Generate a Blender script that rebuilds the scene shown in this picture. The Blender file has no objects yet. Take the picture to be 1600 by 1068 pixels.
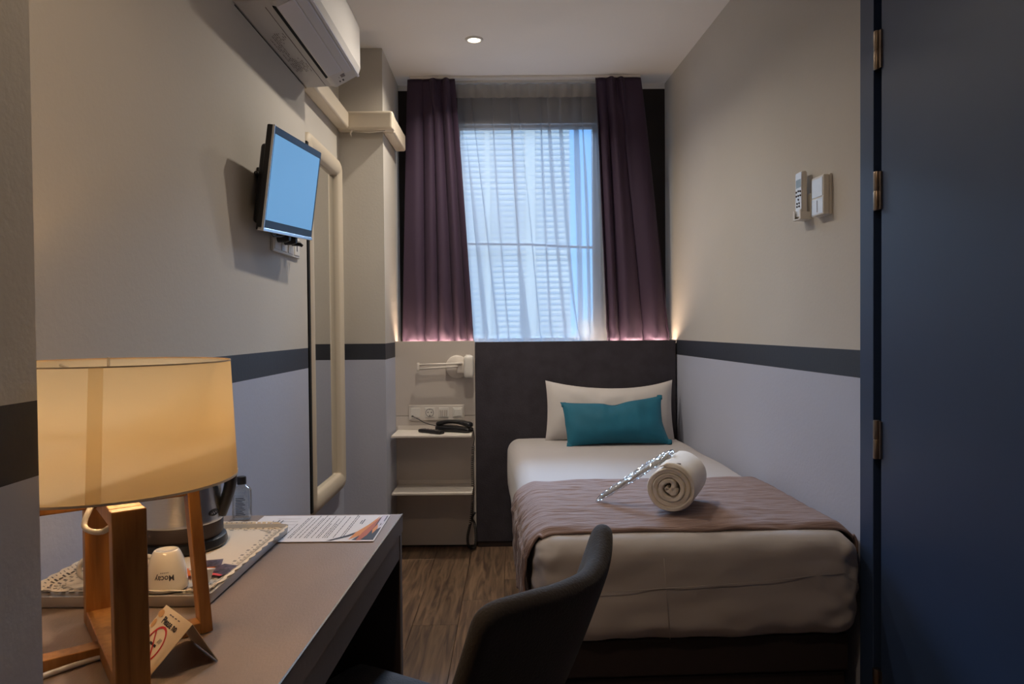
import bpy, bmesh, math, random
from math import sin, cos, pi, radians, sqrt, exp, atan2
from mathutils import Vector, Matrix, noise
sc = bpy.context.scene
COL = sc.collection

# ------------------------------------------------------------------ camera
cd = bpy.data.cameras.new('camera'); cam = bpy.data.objects.new('camera', cd); COL.objects.link(cam)
cd.sensor_width = 36.0; cd.lens = 36.0 * 1148 / 1600; cd.clip_start = 0.02; cd.clip_end = 200
PH, RO = radians(1.1), radians(0.5)
fw = Vector((0, cos(PH), -sin(PH))); r0 = Vector((1, 0, 0)); u0 = r0.cross(fw)
rt = cos(RO) * r0 - sin(RO) * u0; up = sin(RO) * r0 + cos(RO) * u0
cam.matrix_world = Matrix(((rt.x, up.x, -fw.x, 0), (rt.y, up.y, -fw.y, 0), (rt.z, up.z, -fw.z, 1.17), (0, 0, 0, 1)))
sc.camera = cam

# ------------------------------------------------------------------ world, sun, lights, exposure
w = bpy.data.worlds.new('sky'); sc.world = w; w.use_nodes = True
nt = w.node_tree; nt.nodes.clear()
wo = nt.nodes.new('ShaderNodeOutputWorld'); bg = nt.nodes.new('ShaderNodeBackground')
tc = nt.nodes.new('ShaderNodeTexCoord'); sx = nt.nodes.new('ShaderNodeSeparateXYZ'); cr = nt.nodes.new('ShaderNodeValToRGB')
nt.links.new(tc.outputs['Generated'], sx.inputs[0]); nt.links.new(sx.outputs['Z'], cr.inputs[0])
nt.links.new(cr.outputs[0], bg.inputs[0]); nt.links.new(bg.outputs[0], wo.inputs[0])
cr.color_ramp.elements[0].position = 0.0; cr.color_ramp.elements[0].color = (0.20, 0.48, 0.86, 1)
cr.color_ramp.elements[1].position = 0.6; cr.color_ramp.elements[1].color = (0.16, 0.40, 0.95, 1)
bg.inputs[1].default_value = 2.1

def light(name, kind, loc, energy, color, rot=(0, 0, 0), **kw):
    l = bpy.data.lights.new(name, kind); l.energy = energy; l.color = color
    for k, v in kw.items(): setattr(l, k, v)
    o = bpy.data.objects.new(name, l); o.location = loc; o.rotation_euler = rot; COL.objects.link(o); return o
# the sun stands behind this building and lights the facade across the street
light('sun', 'SUN', (0, -5, 12), 3.4, (1.0, 0.97, 0.90), (radians(52), 0, radians(-12)), angle=radians(0.6))
# added fill light above the street, out of view, strengthening the window daylight
light('street_fill', 'AREA', (0.3, 14.0, 7.0), 8200.0, (0.50, 0.70, 1.0), (radians(-67), 0, 0), shape='RECTANGLE', size=9.0, size_y=3.2)
DOWNLIGHT_W, LAMP_W, LED_E = 8.3, 12.0, 70.0
vs = sc.view_settings; vs.view_transform = 'Standard'; vs.look = 'None'; vs.gamma = 1.0; vs.exposure = 0.0; vs.use_curve_mapping = False
try:
    sc.cycles.use_denoising = True; sc.cycles.max_bounces = 10; sc.cycles.diffuse_bounces = 6; sc.cycles.transparent_max_bounces = 24
    sc.cycles.sample_clamp_indirect = 4.0
except Exception: pass

# ------------------------------------------------------------------ materials
def S(r, g, b):
    f = lambda c: (c / 255) / 12.92 if c / 255 <= 0.04045 else ((c / 255 + 0.055) / 1.055) ** 2.4
    return (f(r), f(g), f(b), 1)
def mat(name, col, rough=0.5, metal=0.0, bump=0.0, bscale=200.0, var=0.0, vscale=6.0, stretch=(1, 1, 1), emit=None, estr=0.0, col2=None, spec=0.5, sheen=0.0, coat=0.0, detail=3.0):
    m = bpy.data.materials.new(name); m.use_nodes = True; t = m.node_tree; b = t.nodes['Principled BSDF']
    b.inputs['Base Color'].default_value = col; b.inputs['Roughness'].default_value = rough; b.inputs['Metallic'].default_value = metal
    b.inputs['Specular IOR Level'].default_value = spec
    b.inputs['Sheen Weight'].default_value = sheen; b.inputs['Coat Weight'].default_value = coat
    if emit: b.inputs['Emission Color'].default_value = emit; b.inputs['Emission Strength'].default_value = estr
    tcn = t.nodes.new('ShaderNodeTexCoord'); mp = t.nodes.new('ShaderNodeMapping'); mp.inputs['Scale'].default_value = stretch
    t.links.new(tcn.outputs['Object'], mp.inputs[0])
    if var > 0 or col2:
        n = t.nodes.new('ShaderNodeTexNoise'); n.inputs['Scale'].default_value = vscale; n.inputs['Detail'].default_value = detail
        t.links.new(mp.outputs[0], n.inputs['Vector'])
        r = t.nodes.new('ShaderNodeValToRGB'); r.color_ramp.elements[0].position = 0.3; r.color_ramp.elements[1].position = 0.7
        c2 = col2 or tuple(max(0, c * (1 - var)) for c in col[:3]) + (1,)
        r.color_ramp.elements[0].color = c2; r.color_ramp.elements[1].color = col
        t.links.new(n.outputs['Fac'], r.inputs[0]); t.links.new(r.outputs[0], b.inputs['Base Color'])
    if bump > 0:
        n = t.nodes.new('ShaderNodeTexNoise'); n.inputs['Scale'].default_value = bscale; n.inputs['Detail'].default_value = 4
        t.links.new(mp.outputs[0], n.inputs['Vector'])
        bp = t.nodes.new('ShaderNodeBump'); bp.inputs['Strength'].default_value = bump; bp.inputs['Distance'].default_value = 0.004
        t.links.new(n.outputs['Fac'], bp.inputs['Height']); t.links.new(bp.outputs[0], b.inputs['Normal'])
    return m
M = {}
M['beige'] = mat('beige_paint', S(198, 193, 184), 0.75, bump=0.12, bscale=90, var=0.04, vscale=3)
M['white_paint'] = mat('window_blue_white_paint', S(184, 189, 206), 0.6, bump=0.12, bscale=90, var=0.03, vscale=3)  # blue window light is partly mixed into the lower wall's white
M['band'] = mat('dark_band_paint', S(46, 50, 60), 0.6, bump=0.1, bscale=90)
M['black_paint'] = mat('black_paint', S(38, 34, 34), 0.8, bump=0.1, bscale=90)
M['ceiling'] = mat('ceiling_paint', S(242, 240, 236), 0.85, bump=0.08, bscale=60, var=0.03, vscale=2)
M['navy'] = mat('navy_door_paint', S(48, 66, 98), 0.40, bump=0.03, bscale=14, var=0.06, vscale=4)
M['black'] = mat('black_plastic', S(20, 19, 21), 0.35)
M['gap'] = mat('dark_gap', S(6, 6, 7), 0.9)
M['white_plastic'] = mat('white_plastic', S(226, 222, 214), 0.35)
M['ac_white'] = mat('air_conditioner_white', S(192, 190, 188), 0.55)
M['ac_gloss'] = mat('glossy_grey_flap', S(222, 224, 230), 0.10, coat=0.6)
M['trunk'] = mat('cream_trunking', S(216, 204, 184), 0.45, bump=0.08, bscale=20)
M['panel'] = mat('white_laminate', S(198, 189, 180), 0.55)
M['shelf'] = mat('white_metal', S(222, 214, 204), 0.45)
M['headboard'] = mat('charcoal_leatherette', S(62, 58, 66), 0.6, bump=0.35, bscale=160, var=0.35, vscale=14, detail=6)
M['frame_cream'] = mat('cream_padded_frame', S(200, 188, 168), 0.55, bump=0.05, bscale=12)
M['mirror'] = mat('mirror_glass', (0.86, 0.87, 0.86, 1), 0.02, metal=1.0)
M['steel'] = mat('brushed_steel', (0.62, 0.60, 0.57, 1), 0.28, metal=1.0, bump=0.12, bscale=60, stretch=(1, 1, 12))
M['hinge'] = mat('bronze_hinge', (0.30, 0.24, 0.19, 1), 0.35, metal=1.0)
M['chrome'] = mat('chrome', (0.8, 0.8, 0.8, 1), 0.12, metal=1.0)
M['silver'] = mat('silver_edge', (0.75, 0.74, 0.72, 1), 0.25, metal=1.0)
M['desk'] = mat('taupe_desktop', S(146, 126, 112), 0.5, bump=0.12, bscale=120, var=0.12, vscale=5, stretch=(3, 1, 1))
M['desk_side'] = mat('taupe_desk_side', S(128, 114, 106), 0.5, bump=0.1, bscale=80, var=0.1, vscale=5)
M['desk_dark'] = mat('dark_brown_board', S(52, 40, 36), 0.6)
M['porcelain'] = mat('white_porcelain', S(228, 220, 206), 0.12, coat=0.5)
M['tray'] = mat('white_tray', S(176, 168, 158), 0.25)
M['paper'] = mat('white_paper', S(228, 224, 226), 0.7)
M['card'] = mat('cream_card', S(232, 214, 186), 0.6)
M['doily'] = mat('lace_paper', S(226, 212, 192), 0.8)
M['ink'] = mat('dark_ink', S(48, 44, 50), 0.7)
M['ink_grey'] = mat('grey_ink', S(120, 112, 112), 0.7)
M['ink_brown'] = mat('tan_ink', S(214, 166, 112), 0.7)
M['red'] = mat('red_ink', S(190, 32, 36), 0.6)
M['orange'] = mat('orange_print', S(216, 132, 26), 0.5)
M['amber'] = mat('amber_print', S(184, 84, 16), 0.5)
M['lilac'] = mat('pale_lilac_print', S(206, 196, 208), 0.6)
M['sachet'] = mat('black_sachet', S(40, 32, 44), 0.35, col2=S(112, 96, 112), vscale=180, detail=1)
M['pink'] = mat('pink_strip', S(214, 84, 92), 0.4)
M['orange_foil'] = mat('orange_foil', S(224, 112, 40), 0.35)
M['sheet'] = mat('white_bed_sheet', S(180, 174, 172), 0.85, bump=0.18, bscale=9, sheen=0.2)
M['pillow'] = mat('white_pillow_cotton', S(200, 195, 192), 0.85, bump=0.3, bscale=12, sheen=0.2)
M['teal'] = mat('teal_velvet', S(0, 102, 128), 0.75, bump=0.3, bscale=16, sheen=0.12, var=0.2, vscale=9)
M['base'] = mat('dark_brown_bed_base', S(44, 34, 34), 0.8, bump=0.2, bscale=200)
M['towel'] = mat('white_terry', S(242, 235, 224), 0.95, bump=0.5, bscale=330, sheen=0.3)
M['purple'] = mat('purple_curtain', S(58, 41, 64), 0.75, bump=0.08, bscale=260, sheen=0.04)
M['chair'] = mat('dark_suede', S(38, 31, 29), 0.85, bump=0.3, bscale=240, var=0.3, vscale=12, sheen=0.1)
M['chair_leg'] = mat('black_metal', S(20, 20, 20), 0.4, metal=0.6)
M['sandstone'] = mat('pale_facade', S(216, 212, 196), 0.9, var=0.2, vscale=0.6)
M['course'] = mat('grey_blue_facade_course', S(172, 180, 180), 0.9)
M['facade_glass'] = mat('facade_window_glass', S(70, 84, 104), 0.2)
M['alu'] = mat('window_frame_grey', S(120, 122, 124), 0.4, metal=0.3)
M['rail'] = mat('dark_rail_paint', S(74, 80, 90), 0.5)
M['reveal'] = mat('reveal_plaster', S(206, 204, 202), 0.8)
M['gloss_white'] = mat('glossy_white_plastic', S(232, 238, 246), 0.14, coat=0.8)
M['lcd'] = mat('remote_display', S(150, 168, 178), 0.15)
M['wire_white'] = mat('white_cable', S(220, 212, 200), 0.4)

def wood(name, c1, c2, axis, scale=1.0, rough=0.45, rnd=0.0, wave=6.0):
    m = bpy.data.materials.new(name); m.use_nodes = True; t = m.node_tree; b = t.nodes['Principled BSDF']; b.inputs['Roughness'].default_value = rough
    tcn = t.nodes.new('ShaderNodeTexCoord'); mp = t.nodes.new('ShaderNodeMapping')
    s = [14 * scale] * 3; s[axis] = 1.1 * scale; mp.inputs['Scale'].default_value = s
    oi = t.nodes.new('ShaderNodeObjectInfo'); ad = t.nodes.new('ShaderNodeVectorMath'); ad.operation = 'ADD'
    ml = t.nodes.new('ShaderNodeMath'); ml.operation = 'MULTIPLY'; ml.inputs[1].default_value = 40 * rnd
    t.links.new(oi.outputs['Random'], ml.inputs[0]); t.links.new(tcn.outputs['Object'], ad.inputs[0]); t.links.new(ml.outputs[0], ad.inputs[1])
    t.links.new(ad.outputs[0], mp.inputs[0])
    n = t.nodes.new('ShaderNodeTexNoise'); n.inputs['Scale'].default_value = wave * 0.5; n.inputs['Detail'].default_value = 8; n.inputs['Distortion'].default_value = 1.2
    t.links.new(mp.outputs[0], n.inputs['Vector'])
    r = t.nodes.new('ShaderNodeValToRGB'); r.color_ramp.elements[0].position = 0.32; r.color_ramp.elements[1].position = 0.68
    r.color_ramp.elements[0].color = c1; r.color_ramp.elements[1].color = c2
    t.links.new(n.outputs['Fac'], r.inputs[0])
    hs = t.nodes.new('ShaderNodeHueSaturation'); t.links.new(r.outputs[0], hs.inputs['Color'])
    if rnd:
        mr = t.nodes.new('ShaderNodeMapRange'); mr.inputs['To Min'].default_value = 0.72; mr.inputs['To Max'].default_value = 1.2
        t.links.new(oi.outputs['Random'], mr.inputs[0]); t.links.new(mr.outputs[0], hs.inputs['Value'])
    t.links.new(hs.outputs[0], b.inputs['Base Color'])
    bp = t.nodes.new('ShaderNodeBump'); bp.inputs['Strength'].default_value = 0.15; bp.inputs['Distance'].default_value = 0.002
    t.links.new(n.outputs['Fac'], bp.inputs['Height']); t.links.new(bp.outputs[0], b.inputs['Normal'])
    return m
M['plank'] = wood('brown_oak_laminate', S(70, 52, 40), S(132, 106, 82), 1, 1.0, 0.5, 1.0)
M['pine'] = wood('pine_wood', S(146, 94, 40), S(176, 122, 60), 2, 1.4, 0.45)

def crinkle_mat():
    m = mat('taupe_crinkled_runner', S(140, 116, 108), 0.9, sheen=0.15)
    t = m.node_tree; b = t.nodes['Principled BSDF']
    tcn = t.nodes.new('ShaderNodeTexCoord'); mp = t.nodes.new('ShaderNodeMapping'); mp.inputs['Scale'].default_value = (9, 75, 30)
    n = t.nodes.new('ShaderNodeTexNoise'); n.inputs['Scale'].default_value = 1.0; n.inputs['Detail'].default_value = 5; n.inputs['Distortion'].default_value = 0.8
    t.links.new(tcn.outputs['Object'], mp.inputs[0]); t.links.new(mp.outputs[0], n.inputs['Vector'])
    bp = t.nodes.new('ShaderNodeBump'); bp.inputs['Strength'].default_value = 0.9; bp.inputs['Distance'].default_value = 0.006
    t.links.new(n.outputs['Fac'], bp.inputs['Height']); t.links.new(bp.outputs[0], b.inputs['Normal'])
    return m
M['runner'] = crinkle_mat()
def sheer_mat(name, tr, col, opacity, tint=(1, 1, 1, 1)):
    m = bpy.data.materials.new(name); m.use_nodes = True; t = m.node_tree; t.nodes.clear()
    o = t.nodes.new('ShaderNodeOutputMaterial'); mx = t.nodes.new('ShaderNodeMixShader'); mx.inputs[0].default_value = opacity
    tp = t.nodes.new('ShaderNodeBsdfTransparent'); tp.inputs[0].default_value = tint
    m2 = t.nodes.new('ShaderNodeMixShader'); m2.inputs[0].default_value = tr
    df = t.nodes.new('ShaderNodeBsdfDiffuse'); tl = t.nodes.new('ShaderNodeBsdfTranslucent'); df.inputs[0].default_value = col; tl.inputs[0].default_value = col
    t.links.new(df.outputs[0], m2.inputs[1]); t.links.new(tl.outputs[0], m2.inputs[2]); t.links.new(tp.outputs[0], mx.inputs[1]); t.links.new(m2.outputs[0], mx.inputs[2]); t.links.new(mx.outputs[0], o.inputs[0])
    return m
M['sheer'] = sheer_mat('sheer_voile', 0.14, S(206, 206, 210), 0.42, (0.78, 0.84, 0.87, 1))
M['sheer_tape'] = sheer_mat('sheer_heading_tape', 0.1, S(208, 202, 194), 0.5)
M['shade'] = sheer_mat('linen_lampshade', 0.84, S(248, 238, 216), 1.0)
def clear_mat(name, tint, gloss=0.12, rough=0.02, fac=0.8):
    m = bpy.data.materials.new(name); m.use_nodes = True; t = m.node_tree; t.nodes.clear()
    o = t.nodes.new('ShaderNodeOutputMaterial'); mx = t.nodes.new('ShaderNodeMixShader')
    tp = t.nodes.new('ShaderNodeBsdfTransparent'); tp.inputs[0].default_value = tint
    gl = t.nodes.new('ShaderNodeBsdfGlossy'); gl.inputs['Roughness'].default_value = rough
    lw = t.nodes.new('ShaderNodeLayerWeight'); lw.inputs[0].default_value = 0.35
    ma = t.nodes.new('ShaderNodeMath'); ma.operation = 'MULTIPLY_ADD'; ma.inputs[1].default_value = fac; ma.inputs[2].default_value = gloss; ma.use_clamp = True
    t.links.new(lw.outputs['Facing'], ma.inputs[0]); t.links.new(ma.outputs[0], mx.inputs[0])
    t.links.new(tp.outputs[0], mx.inputs[1]); t.links.new(gl.outputs[0], mx.inputs[2]); t.links.new(mx.outputs[0], o.inputs[0])
    return m
M['glass'] = clear_mat('window_glass', (0.97, 0.985, 1, 1), 0.0, 0.0, 0.35)
M['clear'] = clear_mat('clear_plastic_bottle', (0.86, 0.88, 0.88, 1), 0.08)
M['film'] = clear_mat('clear_crinkled_film', (0.95, 0.96, 0.97, 1), 0.16, 0.10)
def emis(name, col, s):
    m = bpy.data.materials.new(name); m.use_nodes = True; b = m.node_tree.nodes['Principled BSDF']
    b.inputs['Base Color'].default_value = (0, 0, 0, 1); b.inputs['Emission Color'].default_value = col; b.inputs['Emission Strength'].default_value = s; return m
M['led'] = emis('led_strip_glow', (1.0, 0.72, 0.52, 1), LED_E)
M['lens'] = emis('downlight_lens_glow', (1.0, 0.86, 0.66, 1), 6.0)
M['bulb'] = emis('lit_bulb', (1.0, 0.62, 0.28, 1), 8.0)
m = mat('tv_screen_reflected_glow', S(8, 10, 14), 0.45, emit=(0.16, 0.40, 0.72, 1), estr=0.75, spec=0.6); M['screen'] = m  # even blue emission stands in for the window reflected in the screen

# ------------------------------------------------------------------ mesh helpers
class G:
    def __init__(s): s.v = []; s.f = []; s.m = []
    def add(s, vs, fs, mi=0):
        o = len(s.v); s.v += [tuple(v) for v in vs]; s.f += [tuple(i + o for i in f) for f in fs]; s.m += [mi] * len(fs); return s
    def box(s, x0, x1, y0, y1, z0, z1, mi=0):
        vs = [(x, y, z) for z in (z0, z1) for y in (y0, y1) for x in (x0, x1)]
        return s.add(vs, [(0, 2, 3, 1), (4, 5, 7, 6), (0, 1, 5, 4), (2, 6, 7, 3), (0, 4, 6, 2), (1, 3, 7, 5)], mi)
    def hexa(s, p, mi=0):   # 4 bottom ccw, 4 top ccw
        return s.add(p, [(3, 2, 1, 0), (4, 5, 6, 7), (0, 1, 5, 4), (1, 2, 6, 5), (2, 3, 7, 6), (3, 0, 4, 7)], mi)
    def lathe(s, prof, n=32, c=(0, 0, 0), mi=0, a0=0.0, a1=2 * pi, cap=False):
        full = abs(a1 - a0 - 2 * pi) < 1e-6; k = n if full else n + 1; vs = []
        for r, z in prof:
            for i in range(k):
                a = a0 + (a1 - a0) * i / n; vs.append((c[0] + r * cos(a), c[1] + r * sin(a), c[2] + z))
        fs = []
        for j in range(len(prof) - 1):
            for i in range(n):
                i2 = (i + 1) % k; fs.append((j * k + i, j * k + i2, (j + 1) * k + i2, (j + 1) * k + i))
        if cap: fs.append(tuple(range(k))[::-1]); fs.append(tuple((len(prof) - 1) * k + i for i in range(k)))
        return s.add(vs, fs, mi)
    def tube(s, pts, r, n=8, mi=0, closed=False):
        pts = [Vector(p) for p in pts]; vs = []; N = len(pts); prev = None
        for i, p in enumerate(pts):
            d = (pts[min(i + 1, N - 1)] - pts[max(i - 1, 0)]).normalized()
            a = prev if prev is not None else (Vector((0, 0, 1)) if abs(d.z) < 0.9 else Vector((1, 0, 0)))
            u = (a - d * a.dot(d)).normalized(); prev = u; v = d.cross(u); rr = r[i] if isinstance(r, (list, tuple)) else r
            for k in range(n): t = 2 * pi * k / n; vs.append(p + u * (rr * cos(t)) + v * (rr * sin(t)))
        fs = [(i * n + k, i * n + (k + 1) % n, (i + 1) * n + (k + 1) % n, (i + 1) * n + k) for i in range(N - 1) for k in range(n)]
        fs += [tuple(range(n))[::-1], tuple((N - 1) * n + k for k in range(n))]
        return s.add(vs, fs, mi)
    def prism(s, poly, fn, a, b, mi=0):   # poly 2D extruded: fn(u,v,t)->3D
        n = len(poly); vs = [fn(u, v, a) for u, v in poly] + [fn(u, v, b) for u, v in poly]
        fs = [tuple(range(n))[::-1], tuple(range(n, 2 * n))] + [(i, (i + 1) % n, n + (i + 1) % n, n + i) for i in range(n)]
        return s.add(vs, fs, mi)
    def grid(s, fn, nu, nv, mi=0):
        vs = [fn(i / nu, j / nv) for j in range(nv + 1) for i in range(nu + 1)]
        fs = [(j * (nu + 1) + i, j * (nu + 1) + i + 1, (j + 1) * (nu + 1) + i + 1, (j + 1) * (nu + 1) + i) for j in range(nv) for i in range(nu)]
        return s.add(vs, fs, mi)
    def rbox(s, hx, hy, hz, r, n=10, c=(0, 0, 0), disp=None, mi=0):
        for ax in range(3):
            for sg in (-1, 1):
                vs = []
                for j in range(n + 1):
                    for i in range(n + 1):
                        a, b = -cos(pi * i / n) , -cos(pi * j / n)
                        p = [0, 0, 0]; h = (hx, hy, hz); p[ax] = sg * h[ax]; p[(ax + 1) % 3] = a * h[(ax + 1) % 3]; p[(ax + 2) % 3] = b * h[(ax + 2) % 3]
                        q = [max(-h[k] + r, min(h[k] - r, p[k])) for k in range(3)]; d = Vector(p) - Vector(q)
                        o = Vector(q) + (d.normalized() * r if d.length > 1e-9 else d)
                        if disp: o = Vector(disp(o))
                        vs.append((o[0] + c[0], o[1] + c[1], o[2] + c[2]))
                fs = []
                for j in range(n):
                    for i in range(n):
                        f = (j * (n + 1) + i, j * (n + 1) + i + 1, (j + 1) * (n + 1) + i + 1, (j + 1) * (n + 1) + i); fs.append(f if sg > 0 else f[::-1])
                s.add(vs, fs, mi)
        return s
    def xf(s, mtx):
        s.v = [tuple(mtx @ Vector(v)) for v in s.v]; return s

def obj(name, g, mats, parent=None, smooth=False, bevel=0, kind=None, label=None, weld=False, seg=2, solid=0, sub=0):
    me = bpy.data.meshes.new(name); me.from_pydata(g.v, [], g.f); mats = mats if isinstance(mats, (list, tuple)) else [mats]
    for mm in mats: me.materials.append(M[mm] if isinstance(mm, str) else mm)
    for p, mi in zip(me.polygons, g.m): p.material_index = mi; p.use_smooth = bool(smooth)
    if weld or bevel:
        b = bmesh.new(); b.from_mesh(me); bmesh.ops.remove_doubles(b, verts=b.verts, dist=1e-5); bmesh.ops.recalc_face_normals(b, faces=b.faces) if bevel else None; b.to_mesh(me); b.free()
    me.update()
    if smooth and smooth is not True:
        try: me.set_sharp_from_angle(angle=radians(smooth))
        except Exception: pass
    o = bpy.data.objects.new(name, me); COL.objects.link(o)
    if parent: o.parent = parent
    if bevel: md = o.modifiers.new('bevel', 'BEVEL'); md.width = bevel; md.segments = seg; md.limit_method = 'ANGLE'; md.angle_limit = radians(40)
    if solid: md = o.modifiers.new('solid', 'SOLIDIFY'); md.thickness = solid; md.offset = 0
    if sub: md = o.modifiers.new('sub', 'SUBSURF'); md.levels = sub; md.render_levels = sub
    if kind: o['kind'] = kind
    if label: o['label'] = label
    return o
def thing(name, label, cat, loc=(0, 0, 0), rz=0, group=None):
    o = bpy.data.objects.new(name, None); COL.objects.link(o); o.location = loc; o.rotation_euler = (0, 0, rz); o.empty_display_size = 0.05
    o['label'] = label; o['category'] = cat
    if group: o['group'] = group
    return o
def tag(o, label, cat, group=None):
    o['label'] = label; o['category'] = cat
    if group: o['group'] = group
    return o
def struct(name, g, m, **k):
    o = obj(name, g, m, **k); o['kind'] = 'structure'; return o
def wpart(name, g, m, T, **k):          # geometry given in world coordinates, T has no rotation
    g.xf((Matrix.Translation(T.location) @ T.rotation_euler.to_matrix().to_4x4()).inverted())
    return obj(name, g, m, T, **k)
def text_g(txt, size, fn, bold=0.0, depth=0.0004, mi=0, sx=1.0):
    cu = bpy.data.curves.new('t', 'FONT'); cu.body = txt; cu.size = size; cu.align_x = 'CENTER'; cu.align_y = 'CENTER'; cu.offset = bold; cu.resolution_u = 3
    o = bpy.data.objects.new('t', cu); COL.objects.link(o); bpy.context.view_layer.update()
    me = bpy.data.meshes.new_from_object(o.evaluated_get(bpy.context.evaluated_depsgraph_get()))
    g = G(); g.add([fn(v.co.x * sx, v.co.y) for v in me.vertices], [tuple(p.vertices) for p in me.polygons], mi)
    bpy.data.objects.remove(o); bpy.data.curves.remove(cu); bpy.data.meshes.remove(me); return g
def plane_fn(o, ux, uy, off=0.0):
    o, ux, uy = Vector(o), Vector(ux).normalized(), Vector(uy).normalized(); nn = ux.cross(uy) * off
    return lambda x, y: tuple(o + ux * x + uy * y + nn)
def fbm(x, y, z=0.0, s=1.0): return noise.noise(Vector((x * s, y * s, z * s)))

# ------------------------------------------------------------------ the room
CZ = 2.53; BT, BB = 1.099, 1.0205
WY = 4.14; XL = -0.795; XR2 = -0.83; PX = -0.618; PY = 3.587; EX = -0.495; EY = 0.764; YB = -1.5
def xr(y): return 0.98 - 0.0543 * (y - 2.06)
def wallseg(g, p, q, z0=0.0, z1=CZ, zones=True, up=0):     # painted wall face from p to q in plan
    cuts = [(z0, BB, 2), (BB, BT, 1), (BT, z1, 0)] if zones else [(z0, z1, up)]
    for a, b, mi in cuts:
        a, b = max(a, z0), min(b, z1)
        if b <= a: continue
        g.add([(p[0], p[1], a), (q[0], q[1], a), (q[0], q[1], b), (p[0], p[1], b)], [(0, 1, 2, 3)], mi)
WM = ['beige', 'band', 'white_paint']
g = G()   # left wall with its shallow recess and the pilaster
for p, q in [((XL, EY), (XL, 2.862)), ((XL, 2.862), (XR2, 2.862)), ((XR2, 2.862), (XR2, PY)), ((XR2, PY), (PX, PY)), ((PX, PY), (PX - 0.008, WY))]: wallseg(g, p, q)
wallseg(g, (-1.0, EY), (-1.0, WY)); struct('wall_left', g, WM)
g = G()   # stub of wall close by the camera that closes the desk alcove
wallseg(g, (EX, YB), (EX, EY)); wallseg(g, (EX, EY), (XL - 0.02, EY)); struct('wall_entry', g, WM)
g = G()   # right wall: behind the bed, over the door, and on to the rear
wallseg(g, (xr(WY), WY), (xr(2.057), 2.057))
wallseg(g, (xr(2.057), 2.057), (xr(1.0), 1.0), z0=2.16)
wallseg(g, (xr(1.0), 1.0), (xr(YB), YB))
struct('wall_right', g, WM)
g = G(); wallseg(g, (EX, YB), (xr(YB), YB)); struct('wall_rear', g, WM)
g = G()   # window wall
WX0, WX1, WZ0, WZ1 = -0.315, 0.497, 1.075, 2.312; WT = 0.10
XA, XB = -0.9, 1.0
for x0, x1, z0, z1 in [(XA, WX0, 0, CZ - 0.03), (WX1, XB, 0, CZ - 0.03), (WX0, WX1, 0, WZ0), (WX0, WX1, WZ1, CZ - 0.03)]: g.box(x0, x1, WY, WY + WT, z0, z1, 0)
g.box(XA, XB, WY, WY + WT, CZ - 0.03, CZ + 0.02, 1)
e = 0.002
g.box(WX0 - e, WX0 + e, WY - e, WY + WT, WZ0, WZ1, 2); g.box(WX1 - e, WX1 + e, WY - e, WY + WT, WZ0, WZ1, 2)
g.box(WX0, WX1, WY - e, WY + WT, WZ1 - e, WZ1 + e, 2); g.box(WX0, WX1, WY + e, WY + WT, WZ0 - e, WZ0 + e, 2)
struct('wall_window', g, ['black_paint', 'ceiling', 'reveal'])
g = G(); g.box(-1.1, 1.35, YB - 0.1, WY + 0.3, CZ, CZ + 0.12); struct('ceiling', g, 'ceiling')
g = G(); g.box(-1.1, 1.35, YB - 0.1, WY + 0.3, -0.12, -0.011)
floor = struct('floor', g, 'gap')
random.seed(4)
for i in range(-4, 9):
    x0 = -0.403 + 0.1795 * i; end = {0: 2.88, 1: 3.142}.get(i, 2.3 + random.random() * 1.2)
    x1 = min(x0 + 0.1795, 1.2)
    y = end - 1.22 * 4
    while y < WY:
        a, b = max(y, YB), min(y + 1.22, WY)
        if b - a > 0.02 and a < 4.1:
            g = G(); g.box(x0 + 0.0006, x1 - 0.0006, a + 0.0006, b - 0.0006, -0.011, 0.0)
            obj('plank', g, 'plank', floor, bevel=0.0008, seg=1)
        y += 1.22
# window frame, glass
wn = thing('window_1', 'x', 'x'); del wn['label']; del wn['category']; wn['kind'] = 'structure'; wn.location = (0.09, WY + 0.18, WZ0)
g = G(); FY = WY + 0.012
for x0, x1, z0, z1 in [(WX0, WX0 + 0.035, WZ0, WZ1), (WX1 - 0.035, WX1, WZ0, WZ1), (WX0 + 0.035, WX1 - 0.035, WZ0, WZ0 + 0.04), (WX0 + 0.035, WX1 - 0.035, WZ1 - 0.02, WZ1)]: g.box(x0, x1, FY, FY + 0.05, z0, z1)
wpart('window_frame', g, 'alu', wn, bevel=0.004)
g = G(); g.box(WX0 + 0.03, WX1 - 0.03, FY + 0.02, FY + 0.026, WZ0 + 0.03, WZ1 - 0.015); wpart('pane', g, 'glass', wn)
# horizontal guard rail outside the glass
g = G(); g.tube([(WX0 - 0.01, WY + 0.082, 1.655), (0.1, WY + 0.082, 1.648), (0.3, WY + 0.082, 1.635), (WX1 + 0.01, WY + 0.082, 1.625)], 0.008, 10)
tag(obj('safety_rail', g, 'rail', smooth=True), 'thin grey horizontal rail outside the window behind the sheer curtain', 'rail')
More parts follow.
